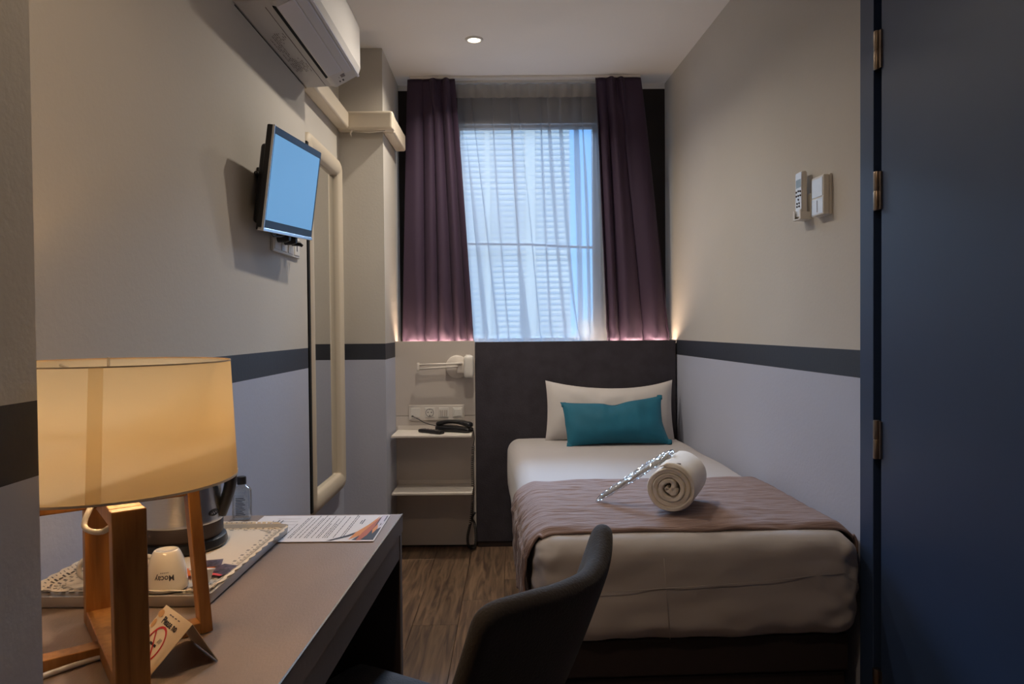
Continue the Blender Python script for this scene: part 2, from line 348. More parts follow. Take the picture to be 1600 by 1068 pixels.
# panelling below the window and its ledge
HY = 3.912
g = G(); g.box(-0.630, -0.1985, HY, HY + 0.022, 0.012, 0.64); g.box(-0.630, -0.1985, HY, HY + 0.022, 0.6415, 0.7045); g.box(-0.628, -0.1985, HY, HY + 0.022, 0.706, 1.103)
struct('trim_1', g, 'panel', bevel=0.001)
g = G(); g.box(-0.63, 0.885, HY + 0.022, WY, 1.0, 1.082); struct('trim_2', g, 'reveal')
T = thing('light_strip', 'warm glowing light strip hidden on the ledge at the foot of the purple curtains', 'light strip', (0.13, 3.95, 1.082))
g = G(); g.box(-0.60, -0.21, 3.945, 3.957, 1.082, 1.0895); wpart('strip', g, 'led', T)
g = G(); g.box(0.40, 0.852, 3.945, 3.957, 1.082, 1.0895); wpart('strip', g, 'led', T)
T = thing('headboard', 'dark charcoal leatherette headboard panel filling the wall behind the bed', 'headboard', (0.34, HY, 0))
g = G(); g.box(-0.197, 0.872, HY - 0.004, HY + 0.022, 0.028, 1.098); wpart('panel', g, 'headboard', T, bevel=0.004)
g = G(); g.box(-0.190, 0.866, HY + 0.002, HY + 0.02, 0.0, 0.028); wpart('plinth', g, 'desk_dark', T)
g = G(); g.box(-0.6, 0.87, WY - 0.02, WY - 0.0, 0.0, 0.0)

# door
g = G(); g.add([(xr(2.057) - 0.006, 2.057, 0), (xr(1.985) - 0.006, 1.985, 0), (xr(1.985) + 0.06, 1.985, 0), (xr(2.057) + 0.05, 2.057, 0)] + [(xr(2.057) - 0.006, 2.057, 2.16), (xr(1.985) - 0.006, 1.985, 2.16), (xr(1.985) + 0.06, 1.985, 2.16), (xr(2.057) + 0.05, 2.057, 2.16)],
          [(0, 3, 2, 1), (4, 5, 6, 7), (0, 1, 5, 4), (1, 2, 6, 5), (2, 3, 7, 6), (3, 0, 4, 7)])
def slab(g, ya, yb, d0, d1, z0, z1, mi=0):      # slab lying along the right wall line
    P = [(xr(ya) + d0, ya), (xr(yb) + d0, yb), (xr(yb) + d1, yb), (xr(ya) + d1, ya)]
    g.hexa([(p[0], p[1], z0) for p in P] + [(p[0], p[1], z1) for p in P], mi)
g = G(); slab(g, 2.057, 1.988, -0.006, 0.08, 0, 2.16); slab(g, 1.09, 1.0, -0.006, 0.08, 0, 2.16); slab(g, 1.988, 1.09, -0.006, 0.08, 2.10, 2.16)
struct('trim_3', g, 'navy', bevel=0.002)
g = G(); slab(g, 1.99, 1.09, 0.055, 0.075, 0, 2.10); struct('trim_4', g, 'gap')
door = thing('door_1', 'x', 'x'); del door['label']; del door['category']; door['kind'] = 'structure'; door.location = (1.0, 1.957, 0)
g = G(); slab(g, 1.962, 1.094, 0.0, 0.045, 0.006, 2.095); wpart('door_leaf', g, 'navy', door, bevel=0.003)
for zc in (1.90, 1.527, 0.861, 0.187):
    g = G(); hx = xr(1.977) - 0.004
    g.lathe([(0.0, -0.052), (0.0085, -0.052), (0.0095, -0.049), (0.0095, -0.002), (0.0085, 0.0), (0.0095, 0.002), (0.0095, 0.049), (0.0085, 0.052), (0, 0.052)], 16, (hx, 1.974, zc))
    g.box(hx, hx + 0.006, 1.955, 1.99, zc - 0.05, zc + 0.05); wpart('hinge', g, 'hinge', door, smooth=40)
g = G(); slab(g, 1.17, 1.15, -0.045, 0.0, 1.04, 1.06); slab(g, 1.29, 1.15, -0.055, -0.04, 1.04, 1.06); wpart('door_handle', g, 'steel', door, bevel=0.004)

# ------------------------------------------------------------------ building across the street
T = thing('apartment_building', 'pale sunlit apartment facade across the street seen through the sheer curtain', 'building', (-3, 18, -12))
g = G(); g.box(-12, 1.44, 18, 26, -12, 7.3); wpart('wall', g, 'sandstone', T)
g2 = G(); fl = -3.0
while fl < 7.2:
    g2.box(-12.0, 1.45, 17.985, 18.0, fl, fl + 0.05); fl += 0.135
o = wpart('facade_course', g2, 'course', T); o['kind'] = 'stuff'
for pa_, pb_ in ((0.36, 0.60), (-0.62, -0.50)):
    g = G(); g.box(pa_, pb_, 17.96, 18.0, -12, 7.3); wpart('pier', g, 'sandstone', T)
T = thing('low_house', 'distant low white house at the right foot of the window view', 'house', (4.2, 34, -8))
g = G(); g.box(2.6, 5.2, 34, 40, -8, 0.75); g.box(3.2, 3.9, 34.5, 36, 0.75, 1.5); wpart('wall', g, 'sandstone', T)
g = G(); g.box(2.9, 3.3, 33.95, 34.02, -0.2, 0.35); wpart('window', g, 'facade_glass', T)
g = G(); g.box(4.0, 4.4, 33.95, 34.02, -0.2, 0.35); wpart('window', g, 'facade_glass', T)
g = G(); g.box(-40, 40, 5.2, 80, -12.2, -12.0); struct('ground', g, 'alu')

# ------------------------------------------------------------------ curtains
T = thing('curtain_rail', 'white ceiling curtain rail running above the window', 'curtain rail', (0.08, 4.0, CZ))
g = G(); g.box(-0.54, 0.705, 3.985, 4.03, CZ - 0.013, CZ); wpart('track', g, 'white_plastic', T, bevel=0.003)
g = G(); g.box(-0.40, 0.62, 4.055, 4.085, CZ - 0.013, CZ); wpart('track', g, 'white_plastic', T, bevel=0.003)
def curtain(xt0, xt1, xb0, xb1, ztop, zbot, Y, pleats, folds, amp, seed, curveL=0.0, nu=150, nv=60):
    rnd = random.Random(seed); ph = [rnd.random() * 6.28 for _ in range(8)]
    def fn(u, v):
        z = zbot + (ztop - zbot) * v; d = 1 - v           # d: 0 top, 1 bottom
        e = d ** 0.9
        x = (xt0 + (xt1 - xt0) * u) * (1 - e) + (xb0 + (xb1 - xb0) * u) * e
        t = u * folds + 0.35 * sin(u * 5.1 + ph[0]) + 0.16 * d * sin(u * 9 + ph[1])
        f = sin(2 * pi * t); f = f * 0.8 + 0.2 * abs(f) - 0.35 * math.exp(-((t % 1 - 0.75) / 0.10) ** 2) * 0 + 0.22 * sin(2 * pi * t * 1.7 + ph[2]) * d
        head = max(0.0, min(1.0, (d - 0.06) / 0.10)); a = amp * (0.25 + 0.75 * head) * (0.75 + 0.45 * d)
        y = Y + a * (0.7 - 1.7 * abs(sin(pi * t)) ** 0.65) * 0.8 + a * 0.12 * f
        for p in pleats:
            q = (u - p) / 0.045; k = exp(-q * q) * exp(-((d - 0.03) / 0.07) ** 2); y -= 0.030 * k; x += 0.008 * q * exp(-q * q) * exp(-d * 8)
            y -= 0.016 * exp(-((u - p) / 0.07) ** 2) * (1 - exp(-d * 14)) * exp(-d * 1.2)
        b = max(0.0, (0.14 - (z - zbot)) / 0.14)          # crumpled where it rests on the ledge
        y += b * 0.020 * noise.noise(Vector((x * 34, z * 24, seed))) - 0.010 * b * b
        x += b * 0.012 * noise.noise(Vector((x * 28, z * 18, seed + 7)))
        y += 0.007 * noise.noise(Vector((x * 5, z * 2.2, seed + 3))) * d
        z2 = z + b * b * 0.006 * noise.noise(Vector((x * 40, 0, seed + 5)))
        return (x, y, max(z2, zbot))
    g = G(); g.grid(fn, nu, nv); return g
o = obj('purple_curtain', curtain(-0.553, -0.297, -0.597, -0.205, CZ - 0.014, 1.090, 4.000, (0.54, 0.82), 4.2, 0.030, 11), 'purple', smooth=True, solid=0.0025)
tag(o, 'purple curtain hanging at the left side of the window above the white panel', 'curtain', 'purple curtains')
o = obj('purple_curtain', curtain(0.463, 0.708, 0.517, 0.858, CZ - 0.014, 1.090, 4.000, (0.34, 0.55), 3.3, 0.030, 23), 'purple', smooth=True, solid=0.0025)
tag(o, 'purple curtain hanging at the right side of the window beside the right wall', 'curtain', 'purple curtains')
def sheer():
    rnd = random.Random(3); N = 13; x0t, x1t, x0b, x1b = -0.335, 0.505, -0.26, 0.545
    pos = [(i + 0.5 + rnd.uniform(-0.22, 0.22)) / N for i in range(N)]; wd = [rnd.choice([0.014, 0.02, 0.026, 0.04]) for _ in pos]; dr = [rnd.uniform(-0.035, 0.06) for _ in pos]
    am = [rnd.uniform(0.6, 1.4) for _ in pos]
    def fn(u, v):
        z = 1.089 + (CZ - 0.02 - 1.089) * v; d = 1 - v; off = 0.0; y = 4.082
        for p, s, q, a in zip(pos, wd, dr, am):
            pc = p + q * d * d; s2 = s * (1 + 0.9 * (1 - d) ** 3); k = (u - pc) / s2; gk = exp(-k * k)
            off -= a * 1.9 * s2 * k * gk * 1.4 * min(1.15, 0.8 + d); y += 0.016 * a * (gk - 0.3 * exp(-(k / 2.6) ** 2))
        x = ((x0t + (x1t - x0t) * u) * (1 - d) + (x0b + (x1b - x0b) * u) * d) + off * 0.70
        y += 0.006 * noise.noise(Vector((x * 7, z * 2.0, 1))) * (0.3 + d)
        b = max(0.0, (0.16 - (z - 1.089)) / 0.16); y += b * 0.022 * noise.noise(Vector((x * 22, z * 16, 4))); x += b * 0.02 * noise.noise(Vector((x * 14, z * 12, 9)))
        return (x, y - 0.012 * b, z)
    g = G(); g.grid(fn, 420, 50); return g
T = thing('sheer_curtain', 'white translucent sheer curtain across the window between the purple curtains', 'curtain', (0.09, 4.08, CZ))
wpart('voile', sheer(), 'sheer', T, smooth=True)
def tape(u, v):
    return (-0.335 + 0.84 * u, 4.064 + 0.004 * sin(u * 80), CZ - 0.02 - 0.075 * v)
g = G(); g.grid(tape, 160, 3); wpart('heading_tape', g, 'sheer_tape', T, smooth=True)

# ------------------------------------------------------------------ mirror
T = thing('wall_mirror', 'tall mirror in a rounded cream frame standing beside the pilaster', 'mirror', (XR2, 3.19, 0.417))
my0, my1, mz0, mz1 = 2.914, 3.505, 0.42, 1.962; fwid = 0.075
def frame_prof(t):   # across the frame 0 outer..1 inner -> (inset, height)
    return t * fwid, 0.008 + 0.030 * sin(pi * min(1, max(0, 0.06 + 0.88 * t))) ** 0.4
def rr_ring(ins, r):
    a0, a1, b0, b1 = my0 + ins, my1 - ins, mz0 + ins, mz1 - ins; r = max(r - ins, 0.006); pts = []
    for cx, cz, s in ((a1 - r, b1 - r, 0), (a0 + r, b1 - r, 1), (a0 + r, b0 + r, 2), (a1 - r, b0 + r, 3)):
        for k in range(7): a = pi / 2 * (s + k / 6); pts.append((cx + r * cos(a), cz + r * sin(a)))
    return pts
g = G(); vs = []; fs = []; NR = 12
rings = [(0, 0.0)] + [frame_prof(i / (NR - 1)) for i in range(NR)] + [(fwid, 0.006)]
for ins, h in rings: vs += [(XR2 + h, p[0], p[1]) for p in rr_ring(ins, 0.055)]
n = 28
for j in range(len(rings) - 1):
    for i in range(n): fs.append((j * n + i, j * n + (i + 1) % n, (j + 1) * n + (i + 1) % n, (j + 1) * n + i))
g.add(vs, fs); wpart('frame', g, 'frame_cream', T, smooth=50)
g = G(); g.box(XR2 + 0.002, XR2 + 0.006, my0 + 0.07, my1 - 0.07, mz0 + 0.07, mz1 - 0.07); wpart('glass', g, 'mirror', T)
g = G(); g.box(XR2 + 0.0005, XR2 + 0.031, my0 - 0.014, my0 + 0.01, mz0 + 0.02, mz1 - 0.05); wpart('gap_shade_strip', g, 'gap', T)  # dark strip painted in for the shade in the gap beside the mirror

# ------------------------------------------------------------------ cream trunking
T = thing('pipe_trunking', 'cream plastic pipe trunking running from the air conditioner around the pilaster', 'trunking', (XR2, 3.0, 2.12))
g = G(); g.box(XR2, XR2 + 0.062, 2.905, PY - 0.064, 2.125, 2.205); wpart('duct', g, 'trunk', T, bevel=0.012, seg=3)
g = G(); g.box(XR2, PX + 0.058, PY - 0.062, PY, 2.122, 2.212); wpart('duct', g, 'trunk', T, bevel=0.012, seg=3)
g = G(); g.box(PX, PX + 0.056, PY + 0.001, 3.965, 2.120, 2.206); wpart('duct', g, 'trunk', T, bevel=0.010, seg=3)
g = G(); g.tube([(PX - 0.14, PY - 0.05, 2.124), (PX - 0.145, PY - 0.052, 2.105), (PX - 0.141, PY - 0.05, 2.092)], [0.006, 0.004, 0.0015], 6); g.tube([(PX - 0.14, PY - 0.035, 2.122), (PX - 0.06, PY - 0.04, 2.112), (PX + 0.02, PY - 0.045, 2.12)], 0.0025, 6)
wpart('sealant', g, 'wire_white', T, smooth=True)

# ------------------------------------------------------------------ air conditioner
T = thing('air_conditioner', 'white split air conditioner mounted high on the left wall above the television', 'air conditioner', (XL, 2.5, 2.112))
ay0, ay1 = 2.125, 2.89
prof = [(0.0, 2.113), (0.095, 2.118), (0.1, 2.108), (0.117, 2.104), (0.185, 2.146), (0.208, 2.163), (0.213, 2.19), (0.212, 2.34), (0.20, 2.375), (0.16, 2.41), (0.0, 2.415)]
prof = [(0.0, 2.113), (0.100, 2.118), (0.118, 2.113), (0.205, 2.160), (0.213, 2.185), (0.212, 2.34), (0.20, 2.375), (0.16, 2.41), (0.0, 2.415)]
g = G(); g.prism(prof, lambda u, v, t: (XL + u, t, v), ay0, ay1); wpart('body', g, 'ac_white', T, bevel=0.006, seg=3)
def acf(s, y, h=0.0):   # s 0..1 over the slanted outlet face
    a, b = Vector((XL + 0.100, 2.1145)), Vector((XL + 0.205, 2.160)); d = (b - a); nrm = Vector((d.y, -d.x)).normalized(); p = a + d * s + nrm * h; return (p.x, y, p.y)
def acslab(s0, s1, y0, y1, h0, h1):
    g = G(); P = [acf(s0, y0, h0), acf(s1, y0, h0), acf(s1, y1, h0), acf(s0, y1, h0)]; Q = [acf(s0, y0, h1), acf(s1, y0, h1), acf(s1, y1, h1), acf(s0, y1, h1)]; return g.hexa(P + Q)
wpart('outlet_slot', acslab(0.03, 0.17, ay0 + 0.04, 2.775, -0.004, 0.0055), 'gap', T)
wpart('flap', acslab(0.13, 0.62, ay0 + 0.04, 2.765, 0.003, 0.0085), 'ac_gloss', T, bevel=0.002)
wpart('upper_flap', acslab(0.64, 0.90, ay0 + 0.04, 2.80, 0.003, 0.0075), 'ac_gloss', T, bevel=0.002)
wpart('front_lip', acslab(0.93, 1.02, ay0 + 0.01, ay1 - 0.006, 0.001, 0.007), 'ac_gloss', T, bevel=0.002)
wpart('display', acslab(0.48, 0.62, 2.80, 2.825, 0.001, 0.0065), 'ink_grey', T)
g = G()
for i in range(3):
    gg = acslab(0.22 + 0.12 * i, 0.27 + 0.12 * i, 2.845, 2.86, 0.001, 0.0065); g.add(gg.v, gg.f)
for i in range(4):
    gg = acslab(0.22 + 0.06 * i, 0.235 + 0.06 * i, 2.812, 2.822, 0.001, 0.0062); g.add(gg.v, gg.f)
wpart('indicator', g, 'ink', T, kind='stuff')
g = G(); random.seed(2)
for i in range(9):
    x = XL + 0.018 + 0.0065 * i; y = 2.36 + (0.02 if i < 3 else 0)
    while y < 2.70:
        ln = random.uniform(0.006, 0.02)
        if random.random() < (0.75 if (i < 4 or 2.40 > y or y > 2.60) else 0.25):
            zz = 2.1125 + (x - XL) * 0.05; g.add([(x, y, zz - 0.0012), (x + 0.0028, y, zz - 0.0011), (x + 0.0028, y + ln, zz - 0.0011), (x, y + ln, zz - 0.0012)], [(0, 1, 2, 3)])
        y += ln + 0.005
wpart('rating_print', g, 'ink_grey', T, kind='stuff')
g = G(); g.box(XL + 0.0795, XL + 0.0805, ay0 + 0.05, ay1 - 0.02, 2.1150, 2.1166); wpart('seam', g, 'ink_grey', T)
g = G(); g.box(XL + 0.0, XL + 0.001, ay0 + 0.02, ay1 - 0.005, 2.1095, 2.1125); wpart('back_edge', g, 'gap', T)

# ------------------------------------------------------------------ television
TL, BL, TR, BR = Vector((-0.686, 2.17, 1.772)), Vector((-0.738, 2.17, 1.463)), Vector((-0.671, 2.62, 1.795)), Vector((-0.712, 2.62, 1.490))
tvo = (TL + BL + TR + BR) / 4; tux = ((TR - TL) + (BR - BL)).normalized(); tuy = ((TL - BL) + (TR - BR)).normalized(); tn = tux.cross(tuy)
tuy = tn.cross(tux).normalized()
if tn.x < 0: tn = -tn
TW, TH = 0.452, 0.310
T = thing('wall_television', 'small black flat television on a wall bracket tilted down from the left wall', 'television', tuple(tvo))
def tvbox(x0, x1, y0, y1, d0, d1, mi=0, g=None):
    g = g or G(); P = []
    for d in (d0, d1):
        for x, y in ((x0, y0), (x1, y0), (x1, y1), (x0, y1)): P.append(tuple(tux * x + tuy * y + tn * d))
    return g.hexa(P, mi)
hw, hh = TW / 2, TH / 2
obj('casing', tvbox(-hw, hw, -hh, hh, -0.022, 0.0), 'black', T, bevel=0.004, seg=3)
g = tvbox(-hw + 0.04, hw - 0.04, -hh + 0.02, hh - 0.05, -0.052, -0.020); obj('back_cover', g, 'black', T, bevel=0.012, seg=3)
obj('screen', tvbox(-hw + 0.013, hw - 0.013, -hh + 0.033, hh - 0.024, 0.0, 0.0012), 'screen', T)
M['bezel'] = mat('gloss_black_bezel', S(14, 14, 18), 0.3, spec=0.25)
g = tvbox(-hw + 0.002, hw - 0.002, -hh + 0.010, -hh + 0.031, 0.0, 0.0010); tvbox(-hw + 0.002, hw - 0.002, hh - 0.022, hh - 0.002, 0.0, 0.001, g=g)
tvbox(-hw + 0.002, -hw + 0.011, -hh + 0.03, hh - 0.02, 0, 0.001, g=g); tvbox(hw - 0.011, hw - 0.002, -hh + 0.03, hh - 0.02, 0, 0.001, g=g); obj('bezel', g, 'bezel', T)
obj('bottom_trim', tvbox(-hw, hw, -hh - 0.001, -hh + 0.009, -0.016, 0.003), 'silver', T, bevel=0.001)
obj('side_trim', tvbox(-hw - 0.001, -hw + 0.002, -hh, hh, -0.004, 0.003), 'silver', T)
T = thing('wall_bracket', 'dark metal wall bracket holding the small television from the left wall', 'bracket', (XL, 2.36, 1.62))
g = G(); g.box(XL, XL + 0.008, 2.31, 2.41, 1.56, 1.68); wpart('wall_plate', g, 'black', T, bevel=0.002)
g = G(); g.tube([(XL + 0.005, 2.36, 1.625), (XL + 0.03, 2.37, 1.625), (tvo.x - tn.x * 0.05, 2.39, tvo.z - tn.z * 0.05)], 0.012, 12); wpart('arm', g, 'black', T, smooth=True)
g = G(); g.tube([(XL + 0.004, 2.30, 1.66), (XL + 0.03, 2.22, 1.64), (XL + 0.05, 2.16, 1.63)], 0.006, 8); wpart('cable_hook', g, 'black', T, smooth=True)
# socket plate below the television
T = thing('socket_plate', 'white double socket plate with black plugs below the wall television', 'socket', (XL, 2.58, 1.45))
sy0, sy1, sz0, sz1 = 2.432, 2.735, 1.432, 1.505
g = G(); g.box(XL, XL + 0.010, sy0, sy1, sz0, sz1); wpart('plate', g, 'white_plastic', T, bevel=0.003)
for i in range(4):
    yc = sy0 + 0.04 + 0.074 * i; g = G(); g.box(XL + 0.009, XL + 0.0125, yc - 0.030, yc + 0.030, sz0 + 0.008, sz1 - 0.008); wpart('insert', g, 'white_plastic', T, bevel=0.002)
for yc in (2.475, 2.55):
    g = G(); g.lathe([(0.0, 0), (0.019, 0.0), (0.019, 0.026), (0.013, 0.040), (0.0, 0.042)], 20, (0, 0, 0)); g.xf(Matrix.Translation((XL + 0.012, yc, 1.482)) @ Matrix.Rotation(radians(90), 4, 'Y'))
    wpart('plug', g, 'black', T, smooth=40)
g = G(); g.tube([(XL + 0.012, 2.63, 1.478), (XL + 0.036, 2.64, 1.478), (XL + 0.046, 2.645, 1.47)], [0.009, 0.009, 0.005], 10); wpart('aerial_plug', g, 'black', T, smooth=40)
g = G(); g.box(XL + 0.0120, XL + 0.0135, 2.688, 2.694, 1.455, 1.475)
wpart('data_port', g, 'black', T, smooth=40)
g = G(); g.tube([(XL + 0.03, 2.28, 1.53), (XL + 0.032, 2.31, 1.487), (XL + 0.034, 2.36, 1.470), (XL + 0.04, 2.42, 1.477), (XL + 0.05, 2.475, 1.495), (XL + 0.045, 2.476, 1.49)], 0.003, 8)
tag(obj('power_cable', g, 'black', smooth=True), 'thin black power cable looping under the wall television to its plug', 'cable')

# ------------------------------------------------------------------ downlight
for dy, dw, lab in ((3.49, 1.0, 'round lit recessed downlight in the ceiling nearest the window'), (2.72, 0.8, 'second round recessed downlight from the window, over the middle of the room'), (0.95, 0.62, 'added round downlight over the entrance near the camera, brightening the near room')):  # the one over the entrance is an added, unseen fill lamp
    T = thing('recessed_downlight', lab, 'ceiling light', (-0.166, dy, CZ), 0, 'recessed ceiling downlights')
    g = G(); g.lathe([(0.030, -0.004), (0.032, -0.007), (0.040, -0.006), (0.043, -0.001), (0.043, 0.0)], 40); obj('trim_ring', g, 'white_plastic', T, smooth=True)
    g = G(); g.lathe([(0.0, -0.003), (0.030, -0.003)], 32); obj('lens', g, 'lens', T)
    light('downlight_bulb', 'AREA', (-0.166, dy, CZ - 0.012), DOWNLIGHT_W * dw, (1.0, 0.88, 0.74) if dy > 2 else (1.0, 0.74, 0.50), (0, 0, 0), shape='DISK', size=0.05, spread=radians(144))

# ------------------------------------------------------------------ right wall controls
def wallM(y, z, out=0.0):  # frame on right wall: local x = toward camera (-Y), y = up, z = out of wall (-X)
    a = atan2(0.0543, 1); X = Vector((sin(a), -cos(a), 0)); Z = Vector((-cos(a), -sin(a), 0)); Yv = Vector((0, 0, 1))
    return Matrix(((X.x, Yv.x, Z.x, xr(y) + Z.x * out), (X.y, Yv.y, Z.y, y), (X.z, Yv.z, Z.z, z), (0, 0, 0, 1)))
T = thing('remote_control', 'slim white air conditioner remote standing in a wall holder on the right wall', 'remote control', (0.95, 2.375, 1.593))
Mx = wallM(2.385, 1.592, 0.012)
g = G(); g.rbox(0.024, 0.074, 0.010, 0.008, 8, (0, 0, 0.010)); g.xf(Mx); wpart('body', g, 'white_plastic', T, smooth=40)
g = G(); g.box(-0.021, 0.021, -0.070, 0.070, 0.0195, 0.0203); g.xf(Mx); wpart('face_plate', g, 'gloss_white', T, bevel=0.0003)
g = G(); g.box(-0.017, 0.017, 0.022, 0.048, 0.0195, 0.0210); g.xf(Mx); wpart('display', g, 'lcd', T)
for bx, by in [(-0.014, 0.009), (0, 0.011), (0.014, 0.009), (-0.014, -0.004), (0, -0.004), (0.014, -0.004), (0.0, -0.016), (-0.009, -0.028), (0.006, -0.028), (-0.009, -0.038), (0.006, -0.038)]:
    g = G(); g.lathe([(0.0, 0.0225), (0.0032, 0.0222), (0.0036, 0.0195)], 10, (bx, by, 0)); g.xf(Mx); wpart('button', g, 'ink', T, smooth=40)
T = thing('remote_holder', 'clear white plastic wall holder gripping the slim remote on the right wall', 'holder', (0.95, 2.375, 1.53))
g = G(); g.box(-0.027, 0.027, -0.082, -0.078, 0.0, 0.036); g.box(-0.028, -0.025, -0.082, -0.058, 0.0, 0.034); g.box(0.025, 0.028, -0.082, -0.058, 0.0, 0.034); g.box(-0.028, 0.028, -0.082, -0.0, 0.0, 0.004)
g.box(-0.028, -0.016, -0.082, -0.05, 0.033, 0.036); g.box(0.016, 0.028, -0.082, -0.05, 0.033, 0.036); g.xf(Mx @ Matrix.Translation((0, 0, -0.010))); wpart('cradle', g, 'white_plastic', T, bevel=0.001)
T = thing('thermostat', 'white rectangular thermostat with a glossy screen beside the wall remote', 'thermostat', (0.96, 2.27, 1.57))
Mx = wallM(2.268, 1.567)
g = G(); g.box(-0.042, 0.042, -0.062, 0.062, 0.0, 0.008); g.xf(Mx); wpart('back_plate', g, 'white_plastic', T, bevel=0.002)
g = G(); g.box(-0.040, 0.040, -0.060, 0.060, 0.008, 0.026); g.xf(Mx); wpart('body', g, 'white_plastic', T, bevel=0.003)
g = G(); g.box(-0.034, 0.034, -0.004, 0.053, 0.0255, 0.0275); g.xf(Mx); wpart('screen', g, 'gloss_white', T, bevel=0.001)
g = G(); g.box(-0.036, 0.036, -0.056, -0.008, 0.0255, 0.0270); g.xf(Mx); wpart('cover', g, 'gloss_white', T, bevel=0.001)
g = G(); g.box(-0.001, 0.001, -0.050, -0.014, 0.027, 0.0278); g.xf(Mx); wpart('dial_mark', g, 'ink_grey', T)

# ------------------------------------------------------------------ shelves, sockets, reading light
for zt, lab in ((0.632, 'upper white metal shelf on the panel, carrying the phone and remote'), (0.342, 'lower empty white metal shelf on the panel beside the headboard')):
    T = thing('wall_shelf', lab, 'shelf', (-0.41, HY, zt), 0, 'white metal shelves')
    g = G(); g.box(-0.613, -0.208, 3.685, HY, zt - 0.004, zt); wpart('board', g, 'shelf', T, bevel=0.0015)
    g = G(); g.box(-0.613, -0.208, HY - 0.003, HY, zt, zt + 0.022); wpart('back_lip', g, 'shelf', T, bevel=0.001)
    g = G(); g.box(-0.613, -0.208, 3.6845, 3.6875, zt - 0.010, zt); wpart('front_lip', g, 'shelf', T, bevel=0.001)
    if zt > 0.5:
        for xx in (-0.55, -0.27):
            g = G(); g.lathe([(0, -0.002), (0.004, -0.002), (0.005, 0)], 12); g.xf(Matrix.Translation((xx, HY - 0.001, zt - 0.028)) @ Matrix.Rotation(radians(90), 4, 'X')); wpart('screw', g, 'ink', T)
T = thing('socket_plate', 'long white plate with socket and switches above the upper wall shelf', 'socket', (-0.404, HY, 0.72))
g = G(); g.box(-0.553, -0.256, HY - 0.009, HY, 0.682, 0.764); wpart('plate', g, 'shelf', T, bevel=0.003)
for i, xc in enumerate((-0.517, -0.441, -0.367, -0.293)):
    g = G(); g.box(xc - 0.026, xc + 0.026, HY - 0.012, HY - 0.008, 0.697, 0.749); o = wpart('insert', g, 'white_plastic', T, bevel=0.002)
g = G(); g.lathe([(0.0195, 0.0125), (0.021, 0.0135), (0.022, 0.0125), (0.022, 0.010)], 32); g.xf(Matrix.Translation((-0.441, HY, 0.723)) @ Matrix.Rotation(radians(90), 4, 'X')); wpart('socket_ring', g, 'ink_grey', T, smooth=True)
g = G()
for dx, dz, r in ((-0.009, 0.002, 0.003), (0.009, 0.002, 0.003), (0, -0.015, 0.003), (0, 0.017, 0.002)):
    gg = G(); gg.lathe([(0, 0.0132), (r, 0.0132), (r, 0.012)], 12); gg.xf(Matrix.Translation((-0.441 + dx, HY, 0.723 + dz)) @ Matrix.Rotation(radians(90), 4, 'X')); g.add(gg.v, gg.f)
wpart('socket_hole', g, 'ink', T, kind='stuff')
g = G()
for i in range(4): g.box(-0.388 + i * 0.011, -0.380 + i * 0.011, HY - 0.0135, HY - 0.011, 0.702, 0.738)
wpart('switch_key', g, 'panel', T, bevel=0.001)
g = G(); g.box(-0.312, -0.274, HY - 0.016, HY - 0.011, 0.704, 0.742); wpart('rocker', g, 'white_plastic', T, bevel=0.002)
T = thing('reading_light', 'white swivel reading light folded against the white panel beside the headboard', 'wall lamp', (-0.30, HY, 0.965))
g = G(); g.lathe([(0.0, 0.018), (0.052, 0.018), (0.060, 0.012), (0.062, 0.0)], 40); g.xf(Matrix.Translation((-0.293, HY, 0.965)) @ Matrix.Rotation(radians(90), 4, 'X')); wpart('wall_plate', g, 'shelf', T, smooth=40)
g = G(); g.rbox(0.026, 0.030, 0.060, 0.016, 8, (-0.228, HY - 0.055, 0.968)); wpart('lamp_head', g, 'white_plastic', T, smooth=True)
g = G(); g.lathe([(0.0, 0.004), (0.012, 0.003), (0.013, 0.0)], 20, (-0.232, HY - 0.055, 1.028)); wpart('knob', g, 'shelf', T, smooth=40)
g = G(); g.rbox(0.022, 0.012, 0.030, 0.006, 5, (-0.272, HY - 0.035, 0.962)); wpart('joint', g, 'shelf', T, smooth=40)
g = G(); g.tube([(-0.262, HY - 0.05, 0.985), (-0.49, HY - 0.05, 0.980)], 0.0055, 10); wpart('arm_rod', g, 'shelf', T, smooth=True)
g = G(); g.tube([(-0.285, HY - 0.05, 0.970), (-0.49, HY - 0.05, 0.958)], 0.0055, 10); wpart('arm_rod', g, 'shelf', T, smooth=True)
g = G(); g.rbox(0.008, 0.010, 0.022, 0.005, 5, (-0.495, HY - 0.05, 0.969)); wpart('end_cap', g, 'shelf', T, smooth=True)

